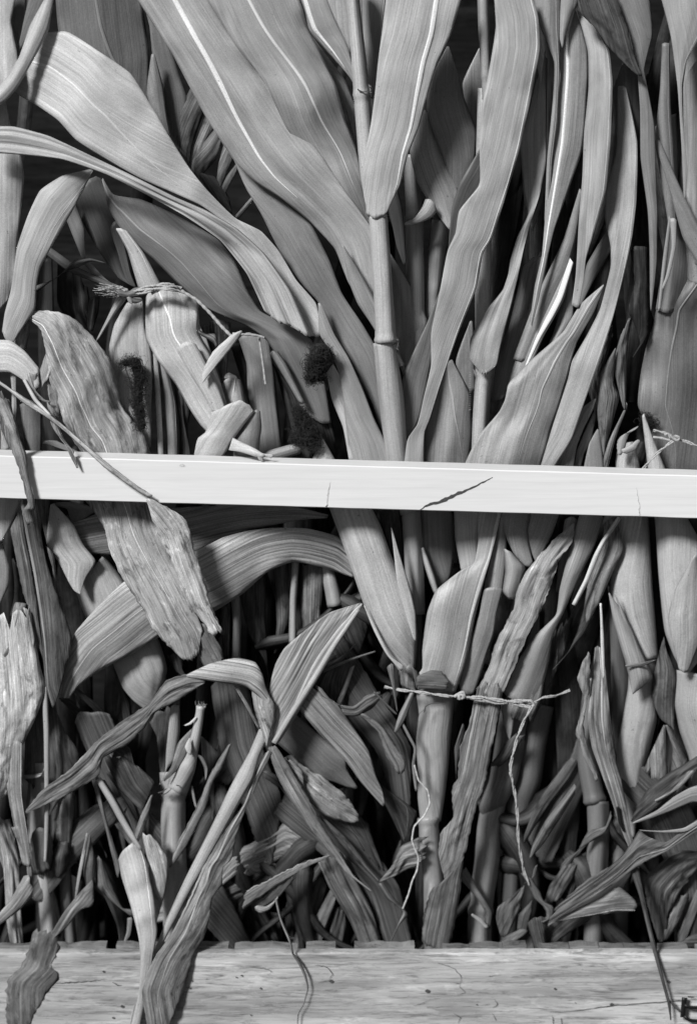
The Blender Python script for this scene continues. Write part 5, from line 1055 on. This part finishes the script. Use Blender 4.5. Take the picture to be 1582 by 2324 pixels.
# ================================================================== TWINE
cord('H 915 1050 960 1058 1010 1068 1090 1076 1200 1092 1280 1102 1340 1104', [-6.2, -4.6, -4.0], 8, label='pale twine from the left stalk to the small knot, lower centre')
plant('twine_tie', 'pale twisted twine tied round the lower stalk bundle with a long hanging end', 'twine', (1045, 1580), -3.6)
def cpart(C, z, w, nm, st=2): cord(C, z, w, name=nm, parent=None, strands=st); o_ = bpy.context.scene.collection.objects[-1]; return o_
def tie(C, z, w, nm, st=2):
    o_ = cord(C, z, w, name=nm, strands=st); o_.parent = CUR; o_.location = o_.location - CUR.location
    for k_ in ('label', 'category', 'group'):
        if k_ in o_: del o_[k_]
    return o_
tie('I 230 1102 300 1110 380 1112 450 1125 520 1132 590 1130 640 1140', [-3.8, -3.8, -4], 10, 'loop')
tie('I 240 1108 320 1118 420 1138 520 1140 600 1158 640 1160', [-3.9, -4, -4.1], 9, 'loop')
tie('I 205 1106 230 1088 255 1080 262 1100 245 1116 222 1112', -3.5, 9, 'knot', 1)
tie('I 235 1120 228 1098 250 1095 258 1112', -3.4, 9, 'knot', 1)
tie('I 590 1128 640 1130 655 1150 635 1168 600 1160', -3.6, 8, 'knot', 1)
tie('I 650 1145 700 1112 780 1100 860 1068', [-3.8, -5.5], 7, 'tail')
tie('I 645 1158 600 1240 560 1340 535 1440 522 1500 526 1560 M 522 150 550 290 562 400 565 520 580 620 600 720 628 790', [-3.4, -3.2, -3.6, -4.6], 8, 'hanging_end')
loose()
plant('twine_tie', 'pale twine knotted over the two ears at the right edge, just above the slat', 'twine', (1520, 1000), -4)
tie('F 1640 1130 1582 1108 1520 1082 1470 1070 1430 1050 1390 1030 1330 1018', [-4, -4, -4.4], 8, 'strand')
tie('F 1470 1072 1420 1072 1370 1060 1330 1056', [-3.8, -4.3], 7, 'strand', 1)
tie('F 1450 1072 1400 1110 1340 1160 1265 1248', [-3.6, -3.6, -4.6], 8, 'strand')
tie('F 1425 1040 1440 1060 1470 1075 1480 1060 1450 1048', -3.3, 8, 'knot', 1)
tie('F 1428 1060 1416 1036 1395 1044', -3.5, 7, 'knot', 1)
loose()
plant('twine_tie', 'frayed fibre tie round the neck of the left bundle, one straight end slanting right', 'tie', (340, 650), -5)
tie('D 730 262 780 225 850 205 920 192 980 195 1030 215', [-6, -4.6, -4.6, -5.4], 11, 'band')
tie('D 735 245 800 240 860 222 940 210 1000 205 1040 232', [-6, -4.4, -4.4, -5.4], 10, 'band')
tie('D 860 240 930 215 990 222 1045 236', [-4.8, -4.2, -5], 8, 'band')
tie('D 1030 226 1120 280 1200 360 1260 430 1318 488', [-5, -4.6, -4], 9, 'straight_end', 1)
tie('D 1320 470 1400 475 1460 480 1500 492', [-5, -5.6], 7, 'broken_end', 1)
tie('D 1470 480 1485 580 1498 680 1508 755', [-6, -6], 6, 'broken_end', 1)
leaf('D 670 215 720 230 770 205 830 200', 'D 690 262 740 265 800 258 840 240', -5.4, .27, m='dry', name='band', jag=3)
leaf('D 740 250 770 260 805 265', 'D 745 295 770 298 802 290', -5.6, .25, m='dry', name='knot')
leaf('D 720 262 730 290 745 300', 'D 745 262 755 280 752 302', -5, .4, m='dry', name='knot')
rnd = random.Random(9); st = []
for i in range(46):
    x, y = 680 + rnd.uniform(-20, 30), 225 + rnd.uniform(-25, 30); a = rnd.uniform(2.75, 3.6); l = rnd.uniform(60, 150)
    p0 = (x * .4, 569.5 + y * .4); st.append([W(p0[0] + math.cos(a) * l * .4 * k / 5 + rnd.uniform(-1, 1), p0[1] - math.sin(a) * l * .4 * k / 5 * .6 + rnd.uniform(-1, 1), -5.8 + .2 * k * rnd.uniform(0, 1)) for k in range(6)])
fibres('frayed_end', st, 'fibre', CUR, .0006)
loose()

leaf('H 1115 50 1130 300 1200 505', 'H 1302 50 1312 280 1290 430 1215 515', -8.6, .27, m='husk', label='dim leaf under the slat between the plain stalk and the broad ribbed leaf')
leaf('H 880 50 960 300 1000 490', 'H 1012 50 1035 300 1055 480', -9.2, .18, m='dry', label='dark leaf under the slat left of the plain central stalk')
tube('H 1128 260 1150 330 1180 420 1212 520', [9, 14, 15, 12], -7.4, .42, 'husk', 'corn_straw', cat='straw', label='pale slanting rib under the slat right of the plain central stalk')

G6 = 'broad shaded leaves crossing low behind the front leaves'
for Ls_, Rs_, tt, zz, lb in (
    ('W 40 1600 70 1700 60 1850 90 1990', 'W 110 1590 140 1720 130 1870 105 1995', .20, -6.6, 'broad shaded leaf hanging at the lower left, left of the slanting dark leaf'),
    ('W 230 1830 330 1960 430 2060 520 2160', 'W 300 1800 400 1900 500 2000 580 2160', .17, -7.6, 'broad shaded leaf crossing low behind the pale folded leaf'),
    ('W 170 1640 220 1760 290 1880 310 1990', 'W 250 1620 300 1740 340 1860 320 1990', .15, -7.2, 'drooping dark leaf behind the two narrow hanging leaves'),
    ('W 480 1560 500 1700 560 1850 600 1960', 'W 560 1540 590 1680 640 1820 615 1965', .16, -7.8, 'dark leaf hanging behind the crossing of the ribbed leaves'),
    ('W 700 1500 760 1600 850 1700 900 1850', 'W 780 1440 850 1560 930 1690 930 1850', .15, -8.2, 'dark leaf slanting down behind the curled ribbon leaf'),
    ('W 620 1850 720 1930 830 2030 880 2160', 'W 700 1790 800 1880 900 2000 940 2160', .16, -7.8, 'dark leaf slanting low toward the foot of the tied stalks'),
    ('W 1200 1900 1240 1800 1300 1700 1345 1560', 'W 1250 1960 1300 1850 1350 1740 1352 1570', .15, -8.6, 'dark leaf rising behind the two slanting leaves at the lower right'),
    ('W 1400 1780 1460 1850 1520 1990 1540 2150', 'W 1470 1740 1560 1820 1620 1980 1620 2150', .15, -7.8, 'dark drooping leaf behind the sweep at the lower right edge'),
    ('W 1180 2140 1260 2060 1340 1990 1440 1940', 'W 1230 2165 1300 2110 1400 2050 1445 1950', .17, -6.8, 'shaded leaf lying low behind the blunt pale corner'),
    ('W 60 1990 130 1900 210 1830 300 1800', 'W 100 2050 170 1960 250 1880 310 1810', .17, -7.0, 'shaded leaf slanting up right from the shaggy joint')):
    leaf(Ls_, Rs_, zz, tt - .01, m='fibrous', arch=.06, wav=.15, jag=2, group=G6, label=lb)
